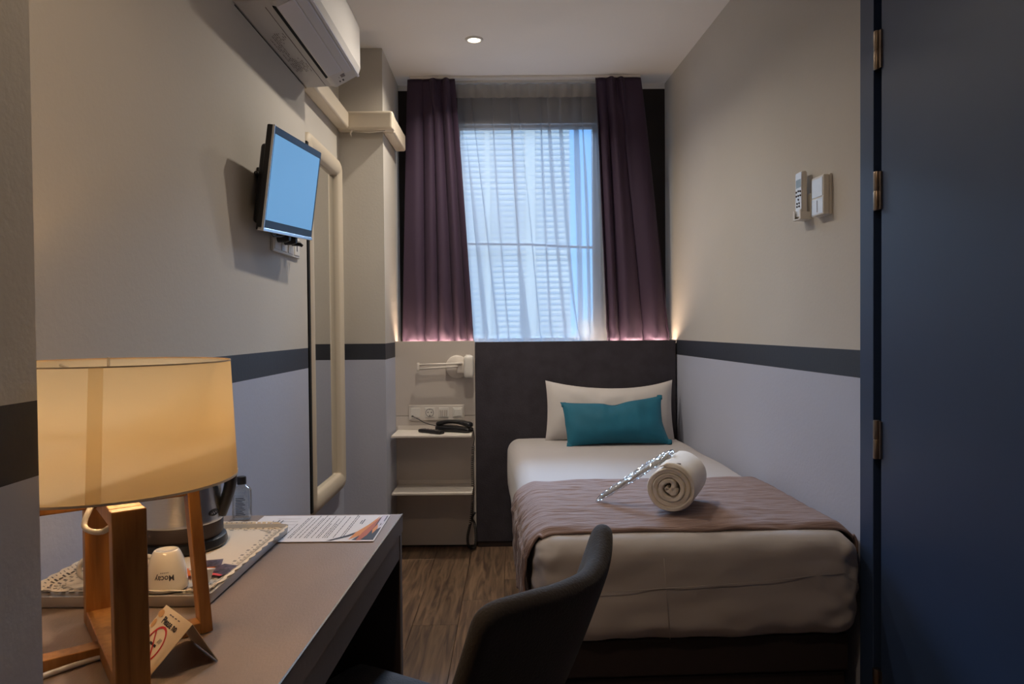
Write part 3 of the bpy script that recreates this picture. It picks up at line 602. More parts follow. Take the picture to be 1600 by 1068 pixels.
# ------------------------------------------------------------------ phone and its cords, tv remote
T = thing('telephone', 'black corded telephone on the upper wall shelf beside the headboard', 'telephone', (-0.305, 3.82, 0.632), radians(-22))
g = G(); g.rbox(0.098, 0.034, 0.015, 0.010, 10, (0, 0, 0.0155), disp=lambda p: (p[0], p[1], p[2] - 0.006 * max(0, p[0] / 0.1) * (1 if p[2] > 0 else 0))); obj('base', g, 'black', T, smooth=True)
def hs(p):
    k = (p[0] / 0.1) ** 2; return (p[0], p[1], p[2] - 0.012 * k - (0.008 * (1 - k * 1.6) if p[2] < 0 and k < 0.6 else 0) * -1)
g = G(); g.rbox(0.100, 0.024, 0.013, 0.011, 14, (0, 0.002, 0.049), disp=hs); obj('handset', g, 'black', T, smooth=True)
def helix(path, R, pitch, r, n=6, per=9):
    P = [Vector(p) for p in path]; L = [0]
    for a, b in zip(P, P[1:]): L.append(L[-1] + (b - a).length)
    tot = L[-1]; N = int(tot / pitch * per); out = []
    for i in range(N + 1):
        s = tot * i / N; k = 0
        while k < len(L) - 2 and L[k + 1] < s: k += 1
        t = (s - L[k]) / max(1e-9, L[k + 1] - L[k]); c = P[k].lerp(P[k + 1], t); d = (P[k + 1] - P[k]).normalized()
        u = Vector((0, 1, 0)); u = (u - d * u.dot(d)).normalized(); v = d.cross(u); a = 2 * pi * s / pitch; out.append(c + (u * cos(a) + v * sin(a)) * R)
    g = G(); g.tube(out, r, n); return g
def smooth_path(P, n=10):
    P = [Vector(p) for p in P]; out = []
    for i in range(len(P) - 1):
        p0, p1, p2, p3 = P[max(i - 1, 0)], P[i], P[i + 1], P[min(i + 2, len(P) - 1)]
        for k in range(n):
            t = k / n; out.append(0.5 * ((2 * p1) + (p2 - p0) * t + (2 * p0 - 5 * p1 + 4 * p2 - p3) * t * t + (3 * p1 - p0 - 3 * p2 + p3) * t ** 3))
    out.append(P[-1]); return out
PT = T
g = G(); g.tube(smooth_path([(-0.228, 3.775, 0.655), (-0.205, 3.775, 0.645), (-0.199, 3.78, 0.60), (-0.206, 3.80, 0.56)]), 0.0022, 7); CO = wpart('cord', g, 'black', PT, smooth=True)
hp = smooth_path([(-0.206, 3.80, 0.56), (-0.212, 3.82, 0.45), (-0.213, 3.84, 0.33), (-0.218, 3.85, 0.22), (-0.228, 3.85, 0.14)], 8)
wpart('coil', helix(hp, 0.0068, 0.0105, 0.0019), 'black', PT, smooth=True)
hp = smooth_path([(-0.228, 3.85, 0.14), (-0.243, 3.85, 0.07), (-0.236, 3.85, 0.020), (-0.208, 3.85, 0.014), (-0.200, 3.85, 0.06), (-0.205, 3.85, 0.14), (-0.22, 3.855, 0.17), (-0.202, 3.86, 0.20)], 8)
wpart('coil', helix(hp, 0.006, 0.0052, 0.0019), 'black', PT, smooth=True)
g = G(); g.tube(smooth_path([(-0.532, HY - 0.013, 0.706), (-0.50, 3.89, 0.690), (-0.46, 3.87, 0.672), (-0.39, 3.86, 0.654)]), 0.0022, 7); g.lathe([(0, -0.003), (0.005, -0.003), (0.005, 0.003), (0, 0.003)], 10, (-0.532, HY - 0.014, 0.706))
tag(obj('phone_cable', g, 'black', smooth=True), 'thin black cable from the wall plate to the back of the telephone', 'cable')
T = thing('tv_remote', 'black handheld television remote lying on the upper wall shelf', 'remote control', (-0.42, 3.775, 0.632), radians(-38))
g = G(); g.rbox(0.078, 0.021, 0.009, 0.008, 8, (0, 0, 0.009)); obj('body', g, 'black', T, smooth=True)
for i in range(5):
    for j in range(3):
        g = G(); g.rbox(0.0035, 0.003, 0.001, 0.0008, 3, (-0.055 + i * 0.022, -0.011 + j * 0.011, 0.0186)); obj('button', g, 'ink_grey', T)

# ------------------------------------------------------------------ bed
BR_ = radians(2.7); BC = (0.468, 2.945)
bed = thing('single_bed', 'single bed with a white sheet against the right wall', 'bed', (BC[0], BC[1], 0), BR_)
HW, HL, ZB, ZT = 0.452, 0.952, 0.300, 0.592; RR = 0.062
def mdisp(p):
    x, y, z = p; b = 0.006 * cos(pi * z / 0.3) ; s = 1
    x2 = x * (1 + 0.012 * cos(pi * z / 0.32)); y2 = y * (1 + 0.004 * cos(pi * z / 0.32))
    nx = 0.004 * noise.noise(Vector((x * 5, y * 5, z * 7))) + 0.003 * noise.noise(Vector((x * 14, y * 4, z * 9)))
    if y < -HL + 0.1:
        lowc = exp(-((z + 0.12) / 0.05) ** 2)
        y2 += 0.007 * noise.noise(Vector((x * 7 + z * 9, 2, z * 16 - x * 5))) + 0.010 * lowc * noise.noise(Vector((x * 16, 5, z * 20)))
        cr_ = exp(-((abs(x) - HW) / 0.10) ** 2); y2 += 0.012 * cr_ * noise.noise(Vector((x * 30, 1, z * 26))); x2 += 0.010 * cr_ * noise.noise(Vector((y * 30, 7, z * 28)))
    z2 = z + (0.006 * noise.noise(Vector((x * 3.5, y * 3.5, 2))) if z > 0 else 0.007 * noise.noise(Vector((x * 9, y * 9, 5))))
    return (x2 + nx * 0.4, y2 + nx * 0.4, z2)
g = G(); g.rbox(HW, HL, (ZT - ZB) / 2, RR, 60, (0, 0, (ZT + ZB) / 2), disp=mdisp); obj('mattress', g, 'sheet', bed, smooth=True, weld=True)
g = G(); g.tube([(-HW + 0.10, -HL - 0.007, ZB + 0.150), (0.1, -HL - 0.0085, ZB + 0.168), (HW - 0.04, -HL - 0.006, ZB + 0.19)], 0.0009, 6); g.tube([(-0.09, -HL - 0.007, ZB + 0.02), (-0.10, -HL - 0.0085, ZB + 0.15), (-0.105, -HL - 0.003, ZB + 0.24)], 0.0008, 6); obj('sheet_crease', g, 'sheet', bed, smooth=True)
g = G(); g.box(-HW + 0.02, HW - 0.025, -HL + 0.03, HL - 0.01, 0.20, 0.304); g.box(-HW + 0.025, HW - 0.03, -HL + 0.04, HL - 0.01, 0.07, 0.195); obj('bed_base', g, 'base', bed, bevel=0.006)
for sx_ in (-1, 1):
    for sy_ in (-1, 1):
        g = G(); g.lathe([(0.0, 0.0), (0.018, 0.0), (0.024, 0.07), (0.0, 0.07)], 16, (sx_ * 0.36, sy_ * 0.85, 0)); obj('leg', g, 'black', bed, smooth=40)
# runner draped over the mattress
def prof_mattress(s, off):    # s: arclength from lower left edge across to lower right; returns x,z
    hw = HW * 1.01 + off; top = ZT + off; r = RR + off; zlow = ZB + 0.015
    seg1 = top - r - zlow; arc = pi / 2 * r; mid = 2 * (hw - r); 
    if s < seg1: return (-hw - 0.006 * sin(s * 9), zlow + s)
    s -= seg1
    if s < arc: a = s / r; return (-hw + r - r * cos(a), top - r + r * sin(a))
    s -= arc
    if s < mid: return (-hw + r + s, top)
    s -= mid
    if s < arc: a = s / r; return (hw - r + r * sin(a), top - r + r * cos(a))
    s -= arc; return (hw, top - r - s)
def run_fn(u, v):
    tot = (ZT - RR - ZB - 0.015) + pi * RR + 2 * (HW * 1.01 - RR) + 0.05
    x, z = prof_mattress(u * tot, 0.012); y = -0.890 + 0.655 * v
    side = max(0.0, min(1.0, (-x - HW + 0.05) / 0.06))
    y += side * 0.010 * sin(z * 17) - 0.035 * side * (0.5 - v) * (ZT - z) / 0.3 + 0.006 * noise.noise(Vector((x * 6, v, 1)))
    n1 = 0.0045 * noise.noise(Vector((x * 7, y * 38, z * 12))) + 0.0035 * noise.noise(Vector((x * 16, y * 70, z * 22 + 4)))
    n2 = noise.noise(Vector((x * 3, y * 3, z * 3))) * 0.004
    if side > 0.5: return (x - 0.006 * side - n1 * 1.6 - abs(n2), y, z)
    e = max(0, 1 - v / 0.06); return (x, y, z + n1 + n2 + 0.003 - 0.022 * e * e * (1 if z > ZT - 0.02 else 0) * 0.6)
g = G(); g.grid(run_fn, 170, 110); o = obj('bed_runner', g, 'runner', smooth=True, solid=0.006); o.location = (BC[0], BC[1], 0); o.rotation_euler = (0, 0, BR_)
tag(o, 'brown crinkled bed runner draped across the foot of the white bed', 'bed runner')

def pillow_g(w, h, t, pin=0.035, seed=0, nu=36, nv=24, wr=0.010, horn=0.0):
    g = G()
    for sg in (-1, 1):
        def fn(u, v, sg=sg):
            a, b = 2 * u - 1, 2 * v - 1
            ea = (1 - abs(a) ** 2.6); eb = (1 - abs(b) ** 2.6); th = max(0, ea * eb) ** 0.6 * t
            x = a * (w / 2) * (1 - pin * (1 - b * b) * 1.0) ; y = b * (h / 2) * (1 - pin * 1.9 * (1 - a * a))
            k = max(0, 1 - max(abs(a), abs(b)) ** 6)
            th += wr * noise.noise(Vector((x * 9, y * 9, seed))) * k + wr * 0.6 * noise.noise(Vector((x * 22, y * 14, seed + 3))) * k
            return (x, y, sg * (th / 2 + 0.0015))
        s0 = len(g.v); g.grid(fn, nu, nv)
        if sg < 0: g.f = [f if i < 0 else f for i, f in enumerate(g.f)]
    return g
def place_quad(o, bl, br, tl):   # orient an object so local x runs bl->br and y runs up
    pass
T = thing('pillow', 'large white pillow leaning against the charcoal headboard', 'pillow', (0.502, 3.80, 0.735))
g = pillow_g(0.665, 0.315, 0.15, 0.035, 3, wr=0.020)
g.v = [(x, y - 0.030 * max(0, y / 0.157) * (1 - (x / 0.333) ** 2) ** 1.0 + 0.012 * max(0, x / 0.333) ** 3 * max(0, y / 0.157), z) for x, y, z in g.v]
g.xf(Matrix.Rotation(radians(1.2), 4, 'Y') @ Matrix.Rotation(radians(74), 4, 'X')); obj('cushion_body', g, 'pillow', T, smooth=True, weld=True)
g = G(); hem = [(-0.318, y, 0.006 * sin(y * 40)) for y in [(-0.14 + 0.02 * i) for i in range(15)]]; g.tube(hem, 0.003, 6); g.xf(Matrix.Rotation(radians(74), 4, 'X')); obj('hem', g, 'pillow', T, smooth=True)
T = thing('teal_cushion', 'teal blue rectangular cushion leaning on the white pillow', 'cushion', (0.500, 3.63, 0.695))
g = pillow_g(0.505, 0.232, 0.12, 0.05, 8, wr=0.022)
def tq(x, y, z):
    u = x / 0.2525; v = y / 0.116
    y2 = y + (0.022 * max(0, u) * max(0, v) ** 1.0) + (-0.002 * u) - 0.012 * exp(-((u - 0.05) / 0.18) ** 2) * max(0, v) ; x2 = x + 0.018 * max(0, -v) * u * (0.9 if u > 0 else -0.9)
    d = exp(-((u - 0.05 + (1 - v) * 0.15) / 0.16) ** 2) * max(0, v) ; r = min(1, max(abs(u), 0)) 
    c = max(0, abs(u) + abs(v) - 1.78); s = 1 + 0.10 * c
    return (x2 * s, y2 * s, z - 0.012 * d * (1 if z > 0 else 0))
g.v = [tq(*v) for v in g.v]
g.xf(Matrix.Rotation(radians(-1.5), 4, 'Y') @ Matrix.Rotation(radians(62), 4, 'X')); obj('cushion_body', g, 'teal', T, smooth=True, weld=True)
for cx, cy in ((-0.240, 0.106), (0.243, 0.128), (-0.226, -0.106), (0.262, -0.108)):
    g = G(); g.rbox(0.013, 0.013, 0.007, 0.006, 5, (cx, cy, 0.0)); g.xf(Matrix.Rotation(radians(-1.5), 4, 'Y') @ Matrix.Rotation(radians(62), 4, 'X')); obj('corner_tuft', g, 'teal', T, smooth=True)

# rolled towel
T = thing('rolled_towel', 'rolled cream white towel lying on the bed runner', 'towel', (0.463, 2.165, 0.688), radians(-22.5))
def towel_g():
    pitch, th, R1 = 0.0150, 0.0152, 0.0715; turns = 3.9; N = 190; ctr = []
    for i in range(N + 1):
        a = 2 * pi * turns * i / N; r = 0.006 + (R1 - 0.006) * (i / N) ** 0.85
        if i < 40: r *= 0.75 + 0.25 * sin(i * 0.35)
        ctr.append((r * cos(a + 2.6) * 1.02, r * sin(a + 2.6) * (0.94 if sin(a + 2.6) < 0 else 1.0)))
    def strip(t):
        out = [];
        for i, (x, y) in enumerate(ctr):
            x0, y0 = ctr[max(i - 1, 0)]; x1, y1 = ctr[min(i + 1, N)]; d = Vector((x1 - x0, y1 - y0)).normalized(); nn = Vector((d.y, -d.x)); w = t * (1 if 1 < i < N - 1 else 0.35)
            out.append(((x, y), nn, w))
        return [(c[0] + n.x * w / 2, c[1] + n.y * w / 2) for c, n, w in out] + [(c[0] - n.x * w / 2, c[1] - n.y * w / 2) for c, n, w in reversed(out)]
    L = 0.235; st = [(0.0, 0.45), (0.002, 0.8), (0.007, 1.0), (0.06, 1.0), (0.12, 1.02), (0.18, 1.0), (0.228, 1.0), (0.233, 0.8), (0.235, 0.45)]
    vs = []; n = 2 * (N + 1)
    for y, k in st:
        for j, (u, v) in enumerate(strip(th * k)):
            s = 1 + 0.018 * noise.noise(Vector((u * 20, v * 20, y * 9))); rr = sqrt(u * u + v * v)
            vs.append((u * s, y + 0.010 * noise.noise(Vector((rr * 90, atan2(v, u), 1))) * (1 if y < 0.01 or y > 0.22 else 0.2), v * s))
    fs = [(j * n + i, j * n + (i + 1) % n, (j + 1) * n + (i + 1) % n, (j + 1) * n + i) for j in range(len(st) - 1) for i in range(n)]
    h = N + 1
    for base in (0, (len(st) - 1) * n):
        for i in range(N): fs.append((base + i, base + i + 1, base + n - 2 - i, base + n - 1 - i))
    g = G(); g.add(vs, fs); return g
obj('roll', towel_g(), 'towel', T, smooth=60)
g = G(); g.box(0.012, 0.030, 0.016, 0.019, 0.0735, 0.0765); obj('sewn_tag', g, 'ink_grey', T)
# plastic wrapped kit leaning on the towel
T = thing('wrapped_dental_kit', 'slim toothbrush kit in crinkled clear wrapping leaning on the rolled towel', 'toiletry', (0.275, 2.345, 0.612))
pa, pb = Vector((0.275, 2.345, 0.616)), Vector((0.500, 2.30, 0.772)); dd = (pb - pa)
sd = dd.cross(Vector((0, 0, 1))).normalized(); upv = sd.cross(dd).normalized()
for k, off in enumerate((-0.007, 0.010)):
    P = [pa + dd * t + sd * off + upv * 0.004 for t in (0.04, 0.3, 0.6, 0.8, 0.97)]; g = G(); g.tube(P, [0.004, 0.006, 0.006, 0.009, 0.007], 10); wpart('toothbrush' if k == 0 else 'paste_tube', g, 'white_plastic', T, smooth=True)
def film(u, v):
    a = 2 * pi * u; t = v; fl = 1 - 0.75 * (abs(2 * t - 1) ** 7); wdt = (0.016 + 0.008 * t); ht = 0.010 + 0.004 * t
    k = 1 + 0.32 * noise.noise(Vector((cos(a) * 3, sin(a) * 3, t * 26))) + 0.2 * noise.noise(Vector((cos(a) * 7, sin(a) * 7, t * 60)))
    p = pa + dd * (t * 1.06 - 0.03) + sd * (cos(a) * wdt * k * (1 + 0.5 * (1 - fl))) + upv * (0.004 + sin(a) * ht * k * fl); return tuple(p)
g = G(); g.grid(film, 26, 80); wpart('clear_wrapper', g, 'film', T)

# ------------------------------------------------------------------ desk
T = thing('desk', 'taupe desk with a silver edge strip below the television wall', 'desk', (-0.52, 1.2, 0))
DX, DZ = -0.262, 0.75; d0, d1 = EY + 0.004, 1.660
def ex(y): return -0.2535 - 0.029 * (1.658 - y) * 1.15
g = G(); g.hexa([(XL + 0.002, d0, 0.712), (ex(d0), d0, 0.712), (ex(d1), d1, 0.712), (XL + 0.002, d1, 0.712), (XL + 0.002, d0, DZ), (ex(d0), d0, DZ), (ex(d1), d1, DZ), (XL + 0.002, d1, DZ)]); wpart('desktop', g, 'desk', T, bevel=0.001)
def edge(a, b, x0, x1, z0, z1): g = G(); g.hexa([(ex(a) + x0, a, z0), (ex(a) + x1, a, z0), (ex(b) + x1, b, z0), (ex(b) + x0, b, z0), (ex(a) + x0, a, z1), (ex(a) + x1, a, z1), (ex(b) + x1, b, z1), (ex(b) + x0, b, z1)]); return g
wpart('edge_strip', edge(d0, d1, 0.0, 0.0018, 0.7115, 0.7508), 'desk_side', T)
wpart('metal_edge', edge(d0, d1, -0.0005, 0.0024, 0.7494, 0.7512), 'silver', T)
wpart('apron', edge(d0, d1 - 0.02, -0.022, -0.002, 0.655, 0.7118), 'desk_side', T, bevel=0.001)
g = G(); g.box(XL + 0.004, ex(d1) - 0.003, d1 - 0.022, d1 - 0.002, 0.0, 0.7118); wpart('end_panel', g, 'desk_dark', T, bevel=0.001)
wpart('panel_edge', edge(d1 - 0.022, d1 - 0.002, -0.003, -0.0005, 0.0, 0.7118), 'desk_side', T)
g = G(); g.box(XL + 0.004, ex(d0) - 0.003, d0 + 0.002, d0 + 0.022, 0.0, 0.7118); wpart('end_panel', g, 'desk_dark', T, bevel=0.001)
g = G(); g.box(XL + 0.004, XL + 0.018, d0 + 0.025, d1 - 0.025, 0.25, 0.7118); wpart('back_panel', g, 'desk_dark', T)

# paper sheet
T = thing('information_sheet', 'white printed information sheet with orange leaf corner on the far desk end', 'paper', (-0.41, 1.55, 0.7515))
PX0, PX1, PY0, PY1, PZ = -0.560, -0.2765, 1.441, 1.6435, 0.7518
g = G(); g.box(PX0, PX1, PY0, PY1, PZ, PZ + 0.0006); wpart('sheet', g, 'paper', T)
def pap(a, b): return (PX1 - 0.2835 * a, PY0 + (PY1 - PY0) * b, PZ + 0.0009)    # a: from header (right) to foot (left), b: across
g = G(); random.seed(12)
rows = [0.235, 0.25, 0.30, 0.345, 0.36, 0.375, 0.405, 0.42, 0.455, 0.49, 0.505, 0.54, 0.57, 0.605, 0.62, 0.66]
for i, a in enumerate(rows):
    b = 0.12; stop = random.choice([0.95, 0.9, 0.6, 0.93, 0.85])
    while b < stop:
        ln = random.uniform(0.03, 0.09); g.add([pap(a, b), pap(a, b + ln), pap(a + 0.0055, b + ln), pap(a + 0.0055, b)], [(0, 1, 2, 3)]); b += ln + 0.012
for a, b0, b1 in [(0.17, 0.62, 0.82), (0.185, 0.64, 0.78), (0.80, 0.5, 0.8), (0.83, 0.52, 0.82), (0.87, 0.5, 0.78)]: g.add([pap(a, b0), pap(a, b1), pap(a + 0.007, b1), pap(a + 0.007, b0)], [(0, 1, 2, 3)])
wpart('print', g, 'ink', T, kind='stuff')
g = G()
for b in (0.50, 0.62, 0.74, 0.86): g.add([pap(0.68, b), pap(0.68, b + 0.006), pap(0.86, b + 0.006), pap(0.86, b)], [(0, 1, 2, 3)])
wpart('ruled_line', g, 'ink_grey', T, kind='stuff')
def poly(pts, dz=0.0): g = G(); g.add([(lambda p: (p[0], p[1], p[2] + dz))(pap(a, b)) for a, b in pts], [tuple(range(len(pts)))]); return g
wpart('corner_print', poly([(0.01, 0.04), (0.16, 0.04), (0.10, 0.35), (0.055, 0.97), (0.01, 0.97)]), 'ink', T)
wpart('swoosh', poly([(0.30, 0.02), (0.335, 0.02), (0.22, 0.2), (0.13, 0.42), (0.12, 0.36), (0.2, 0.15)], 0.0001), 'ink', T)
wpart('leaf_print', poly([(0.185, 0.05), (0.17, 0.3), (0.115, 0.6), (0.07, 0.95), (0.085, 0.5), (0.12, 0.2)], 0.0003), 'orange', T)
wpart('leaf_print', poly([(0.13, 0.03), (0.12, 0.3), (0.09, 0.6), (0.062, 0.9), (0.06, 0.5), (0.075, 0.2), (0.10, 0.03)], 0.0004), 'amber', T)
wpart('leaf_print', poly([(0.045, 0.25), (0.062, 0.4), (0.05, 0.62), (0.03, 0.45)], 0.0004), 'orange', T)
wpart('petal_print', poly([(0.01, 0.5), (0.03, 0.42), (0.052, 0.62), (0.055, 0.97), (0.012, 0.97)], 0.0003), 'lilac', T)
g = poly([(0.022, 0.6), (0.03, 0.52), (0.03, 0.66)], 0.0005); gg = poly([(0.014, 0.72), (0.02, 0.72), (0.02, 0.95), (0.014, 0.95)], 0.0005); g.add(gg.v, gg.f); wpart('petal_mark', g, 'ink', T)

# bottle
T = thing('toiletry_bottle', 'small clear bottle with black cap behind the kettle near the wall', 'bottle', (-0.603, 1.625, 0.7512), radians(12))
def rrp(w, d, r, k=5):
    out = []
    for cx, cy, s in ((w - r, d - r, 0), (-w + r, d - r, 1), (-w + r, -d + r, 2), (w - r, -d + r, 3)):
        for i in range(k): a = pi / 2 * (s + i / (k - 1)); out.append((cx + r * cos(a), cy + r * sin(a)))
    return out
def loft(secs, cap=True):
    g = G(); n = len(secs[0][0]); vs = []; fs = []
    for pts, z in secs: vs += [(p[0], p[1], z) for p in pts]
    for j in range(len(secs) - 1):
        for i in range(n): fs.append((j * n + i, j * n + (i + 1) % n, (j + 1) * n + (i + 1) % n, (j + 1) * n + i))
    if cap: fs += [tuple(range(n))[::-1], tuple((len(secs) - 1) * n + i for i in range(n))]
    return g.add(vs, fs)
obj('bottle_body', loft([(rrp(0.017, 0.012, 0.005), 0), (rrp(0.0195, 0.0145, 0.006), 0.003), (rrp(0.0195, 0.0145, 0.006), 0.062), (rrp(0.016, 0.012, 0.006), 0.070), (rrp(0.009, 0.008, 0.006), 0.0745), (rrp(0.0075, 0.0075, 0.0074), 0.080)]), 'clear', T, smooth=40)
g = G(); g.lathe([(0, 0.078), (0.0098, 0.078), (0.010, 0.079), (0.010, 0.093), (0.009, 0.0945), (0, 0.0945)], 24); obj('cap', g, 'black', T, smooth=40)
g = G()
for i in range(11): g.box(-0.011, 0.009 - 0.003 * (i % 3), -0.0152, -0.0149, 0.012 + i * 0.0036, 0.0132 + i * 0.0036)
obj('label_print', g, 'ink', T, kind='stuff')

# tray and doily
T = thing('serving_tray', 'long white rectangular tray on the desk under the kettle', 'tray', (-0.612, 1.308, 0.7502))
tw, td = 0.150, 0.205
obj('tray_body', loft([(rrp(tw - 0.006, td - 0.006, 0.012), 0.0), (rrp(tw - 0.002, td - 0.002, 0.014), 0.004), (rrp(tw, td, 0.016), 0.019), (rrp(tw - 0.004, td - 0.004, 0.014), 0.0195), (rrp(tw - 0.012, td - 0.012, 0.012), 0.0125), (rrp(tw - 0.03, td - 0.03, 0.010), 0.0120)]), 'tray', T, smooth=45)
def doily():
    W, D, n, nr, step = 0.139, 0.194, 480, 13, 0.0028
    P = rrp(W, D, 0.05, 12); P = P + [P[0]]; L = [0]
    for p, q in zip(P, P[1:]): L.append(L[-1] + sqrt((p[0] - q[0]) ** 2 + (p[1] - q[1]) ** 2))
    def zz(x, y):
        d = max(abs(x) - (tw - 0.028), abs(y) - (td - 0.028), 0) / 0.020; return min(1, d) ** 1.5 * 0.009
    vs = []; fs = []; k = 0
    base = []
    for i in range(n):
        st = L[-1] * i / n
        while L[k + 1] < st and k < len(P) - 2: k += 1
        f = (st - L[k]) / max(1e-9, L[k + 1] - L[k]); x = P[k][0] + (P[k + 1][0] - P[k][0]) * f; y = P[k][1] + (P[k + 1][1] - P[k][1]) * f
        dx, dy = P[k + 1][0] - P[k][0], P[k + 1][1] - P[k][1]; l = sqrt(dx * dx + dy * dy) or 1; base.append((x, y, dy / l, -dx / l))
    for j in range(nr + 1):
        for i, (x, y, nx, ny) in enumerate(base):
            sc_ = 0.006 + 0.0045 * abs(sin(pi * i / 12.0)) if j == 0 else 0.006
            o = sc_ - step * j; X, Y = x + nx * o, y + ny * o; vs.append((X, Y, zz(X, Y)))
    def hole(i, j):
        m = i % 12
        return (j == 1 and i % 4 == 1) or (j in (3, 4) and m in (1, 2, 9, 10)) or (j == 4 and m in (4, 5, 6, 7)) or (j in (6, 7) and m in (0, 5, 6, 11)) or (j == 8 and m in (3, 8)) or (j in (10, 11) and i % 24 in (4, 5, 6, 17, 18, 19)) or (j == 10 and i % 24 in (0, 11, 12))
    for j in range(nr):
        for i in range(n):
            if not hole(i, j): fs.append((j * n + i, j * n + (i + 1) % n, (j + 1) * n + (i + 1) % n, (j + 1) * n + i))
    fs.append(tuple(nr * n + i for i in range(n)))
    g = G(); g.add(vs, fs); return g
o = obj('lace_doily', doily(), 'doily'); o.location = (-0.607, 1.322, 0.7628); o.rotation_euler = (0, 0, radians(-1.2)); tag(o, 'white paper lace doily lying in the long tray under kettle and cups', 'doily')

# kettle
T = thing('electric_kettle', 'brushed steel electric kettle with black base on the tray behind the lamp', 'kettle', (-0.632, 1.385, 0.7655), radians(8))
g = G(); g.lathe([(0, 0), (0.083, 0), (0.085, 0.004), (0.082, 0.016), (0.076, 0.019), (0, 0.019)], 48); obj('power_base', g, 'black', T, smooth=40)
g = G(); g.lathe([(0, 0.019), (0.074, 0.019), (0.077, 0.024), (0.077, 0.045), (0.0755, 0.048)], 48); obj('lower_band', g, 'desk_dark', T, smooth=40)
g = G(); g.lathe([(0.0765, 0.047), (0.0775, 0.050), (0.0765, 0.053), (0.074, 0.10), (0.069, 0.16), (0.064, 0.20), (0.061, 0.205)], 64); obj('steel_body', g, 'steel', T, smooth=True)
g = G(); g.lathe([(0.062, 0.203), (0.060, 0.212), (0.045, 0.219), (0.018, 0.221), (0.016, 0.235), (0.0, 0.238)], 48); obj('lid', g, 'black', T, smooth=40)
hp = smooth_path([(0.052, 0, 0.185), (0.072, 0, 0.190), (0.089, 0, 0.172), (0.094, 0, 0.140), (0.090, 0, 0.10), (0.074, 0, 0.055)], 8)
g = G(); vs = []; 
def ribbon(path, hw_, th_):
    g = G(); vs = []; P = path; N = len(P)
    for i, p in enumerate(P):
        d = (P[min(i + 1, N - 1)] - P[max(i - 1, 0)]).normalized(); s = Vector((0, 1, 0)); u = d.cross(s)
        for a in range(10): t = 2 * pi * a / 10; vs.append(p + s * hw_ * cos(t) + u * th_ * sin(t))
    fs = [(i * 10 + k, i * 10 + (k + 1) % 10, (i + 1) * 10 + (k + 1) % 10, (i + 1) * 10 + k) for i in range(N - 1) for k in range(10)] + [tuple(range(10))[::-1], tuple((N - 1) * 10 + k for k in range(10))]
    return g.add(vs, fs)
obj('handle', ribbon(hp, 0.015, 0.011), 'black', T, smooth=True)
g = G(); g.prism([(-0.058, 0.198), (-0.088, 0.203), (-0.062, 0.165)], lambda u, v, t: (u, t, v), -0.02, 0.02); obj('spout', g, 'steel', T, bevel=0.004)
ang = radians(-16 - 8)
def kfn(dz, off):
    def f(x, y): a = ang + x / 0.076; r = 0.0765 - (y + dz - 0.053) * 0.05 + off; return (r * cos(a), r * sin(a), y + dz)
    return f
f_ = kfn(0.066, 0.0008); g = G(); g.add([f_(0.014 * cos(t), 0.0065 * sin(t)) for t in [2 * pi * i / 24 for i in range(24)]], [tuple(range(24))]); obj('badge', g, 'black', T)
g = G(); f_ = kfn(0.066, 0.0012); g.grid(lambda u, v: f_(-0.009 + 0.018 * u, 0.0015 * sin(u * 20) - 0.001 + 0.001 * v), 24, 1); obj('badge_script', g, 'silver', T)

# cups, sachets, pod
def cup(loc, hrot, label, words):
    T = thing('espresso_cup', label, 'cup', loc, 0, 'upturned white espresso cups')
    g = G(); g.lathe([(0.0285, 0.0035), (0.031, 0.0), (0.0318, 0.002), (0.0312, 0.010), (0.0285, 0.030), (0.0245, 0.047), (0.0205, 0.0565), (0.0185, 0.0595), (0.0175, 0.0605), (0.0145, 0.0605), (0.013, 0.0585), (0.0, 0.058)], 48); obj('cup_body', g, 'porcelain', T, smooth=True)
    c, s = cos(hrot), sin(hrot); pts = [(0.027, 0.044), (0.040, 0.045), (0.0475, 0.034), (0.045, 0.020), (0.030, 0.011)]
    P = smooth_path([(c * r, s * r, z) for r, z in pts], 6); g = G(); g.tube(P, 0.0042, 8); obj('handle', g, 'porcelain', T, smooth=True)
    if words:
        va = atan2(-1.155, 0.541) - 0.12
        def fn(x, y):    # upside down because the cup stands on its rim
            a = va + (-x) / 0.030; z = 0.0235 - y; r = 0.0313 - max(0, z - 0.010) * 0.145 + 0.0004; return (r * cos(a), r * sin(a), z)
        g = text_g(words, 0.0125, fn, 0.00015, sx=0.88); obj('printed_name', g, 'ink', T)
        g = G()
        for k in range(5): g.add([fn(-0.006 + 0.0026 * k, -0.0075), fn(-0.0042 + 0.0026 * k, -0.0075), fn(-0.0042 + 0.0026 * k, -0.0088), fn(-0.006 + 0.0026 * k, -0.0088)], [(0, 1, 2, 3)])
        obj('small_print', g, 'ink_grey', T)
    return T
CUPZ = 0.7645
cup((-0.549, 1.155, CUPZ), radians(160), 'upturned white espresso cup with printed name beside the lamp leg', 'Mocay')
cup((-0.640, 1.165, CUPZ), radians(196), 'upturned white espresso cup half hidden behind the lamp, its handle showing at left', None)
T = thing('creamer_pod', 'small white creamer pod lying between the printed cup and the lamp leg', 'creamer', (-0.500, 1.166, CUPZ))
g = G(); g.lathe([(0, 0), (0.013, 0), (0.0175, 0.018), (0.020, 0.0195), (0.020, 0.0205), (0, 0.0205)], 28); g.xf(Matrix.Rotation(radians(-14), 4, 'X')); g.v = [(x, y, z + 0.004) for x, y, z in g.v]; obj('pod_body', g, 'white_plastic', T, smooth=40)
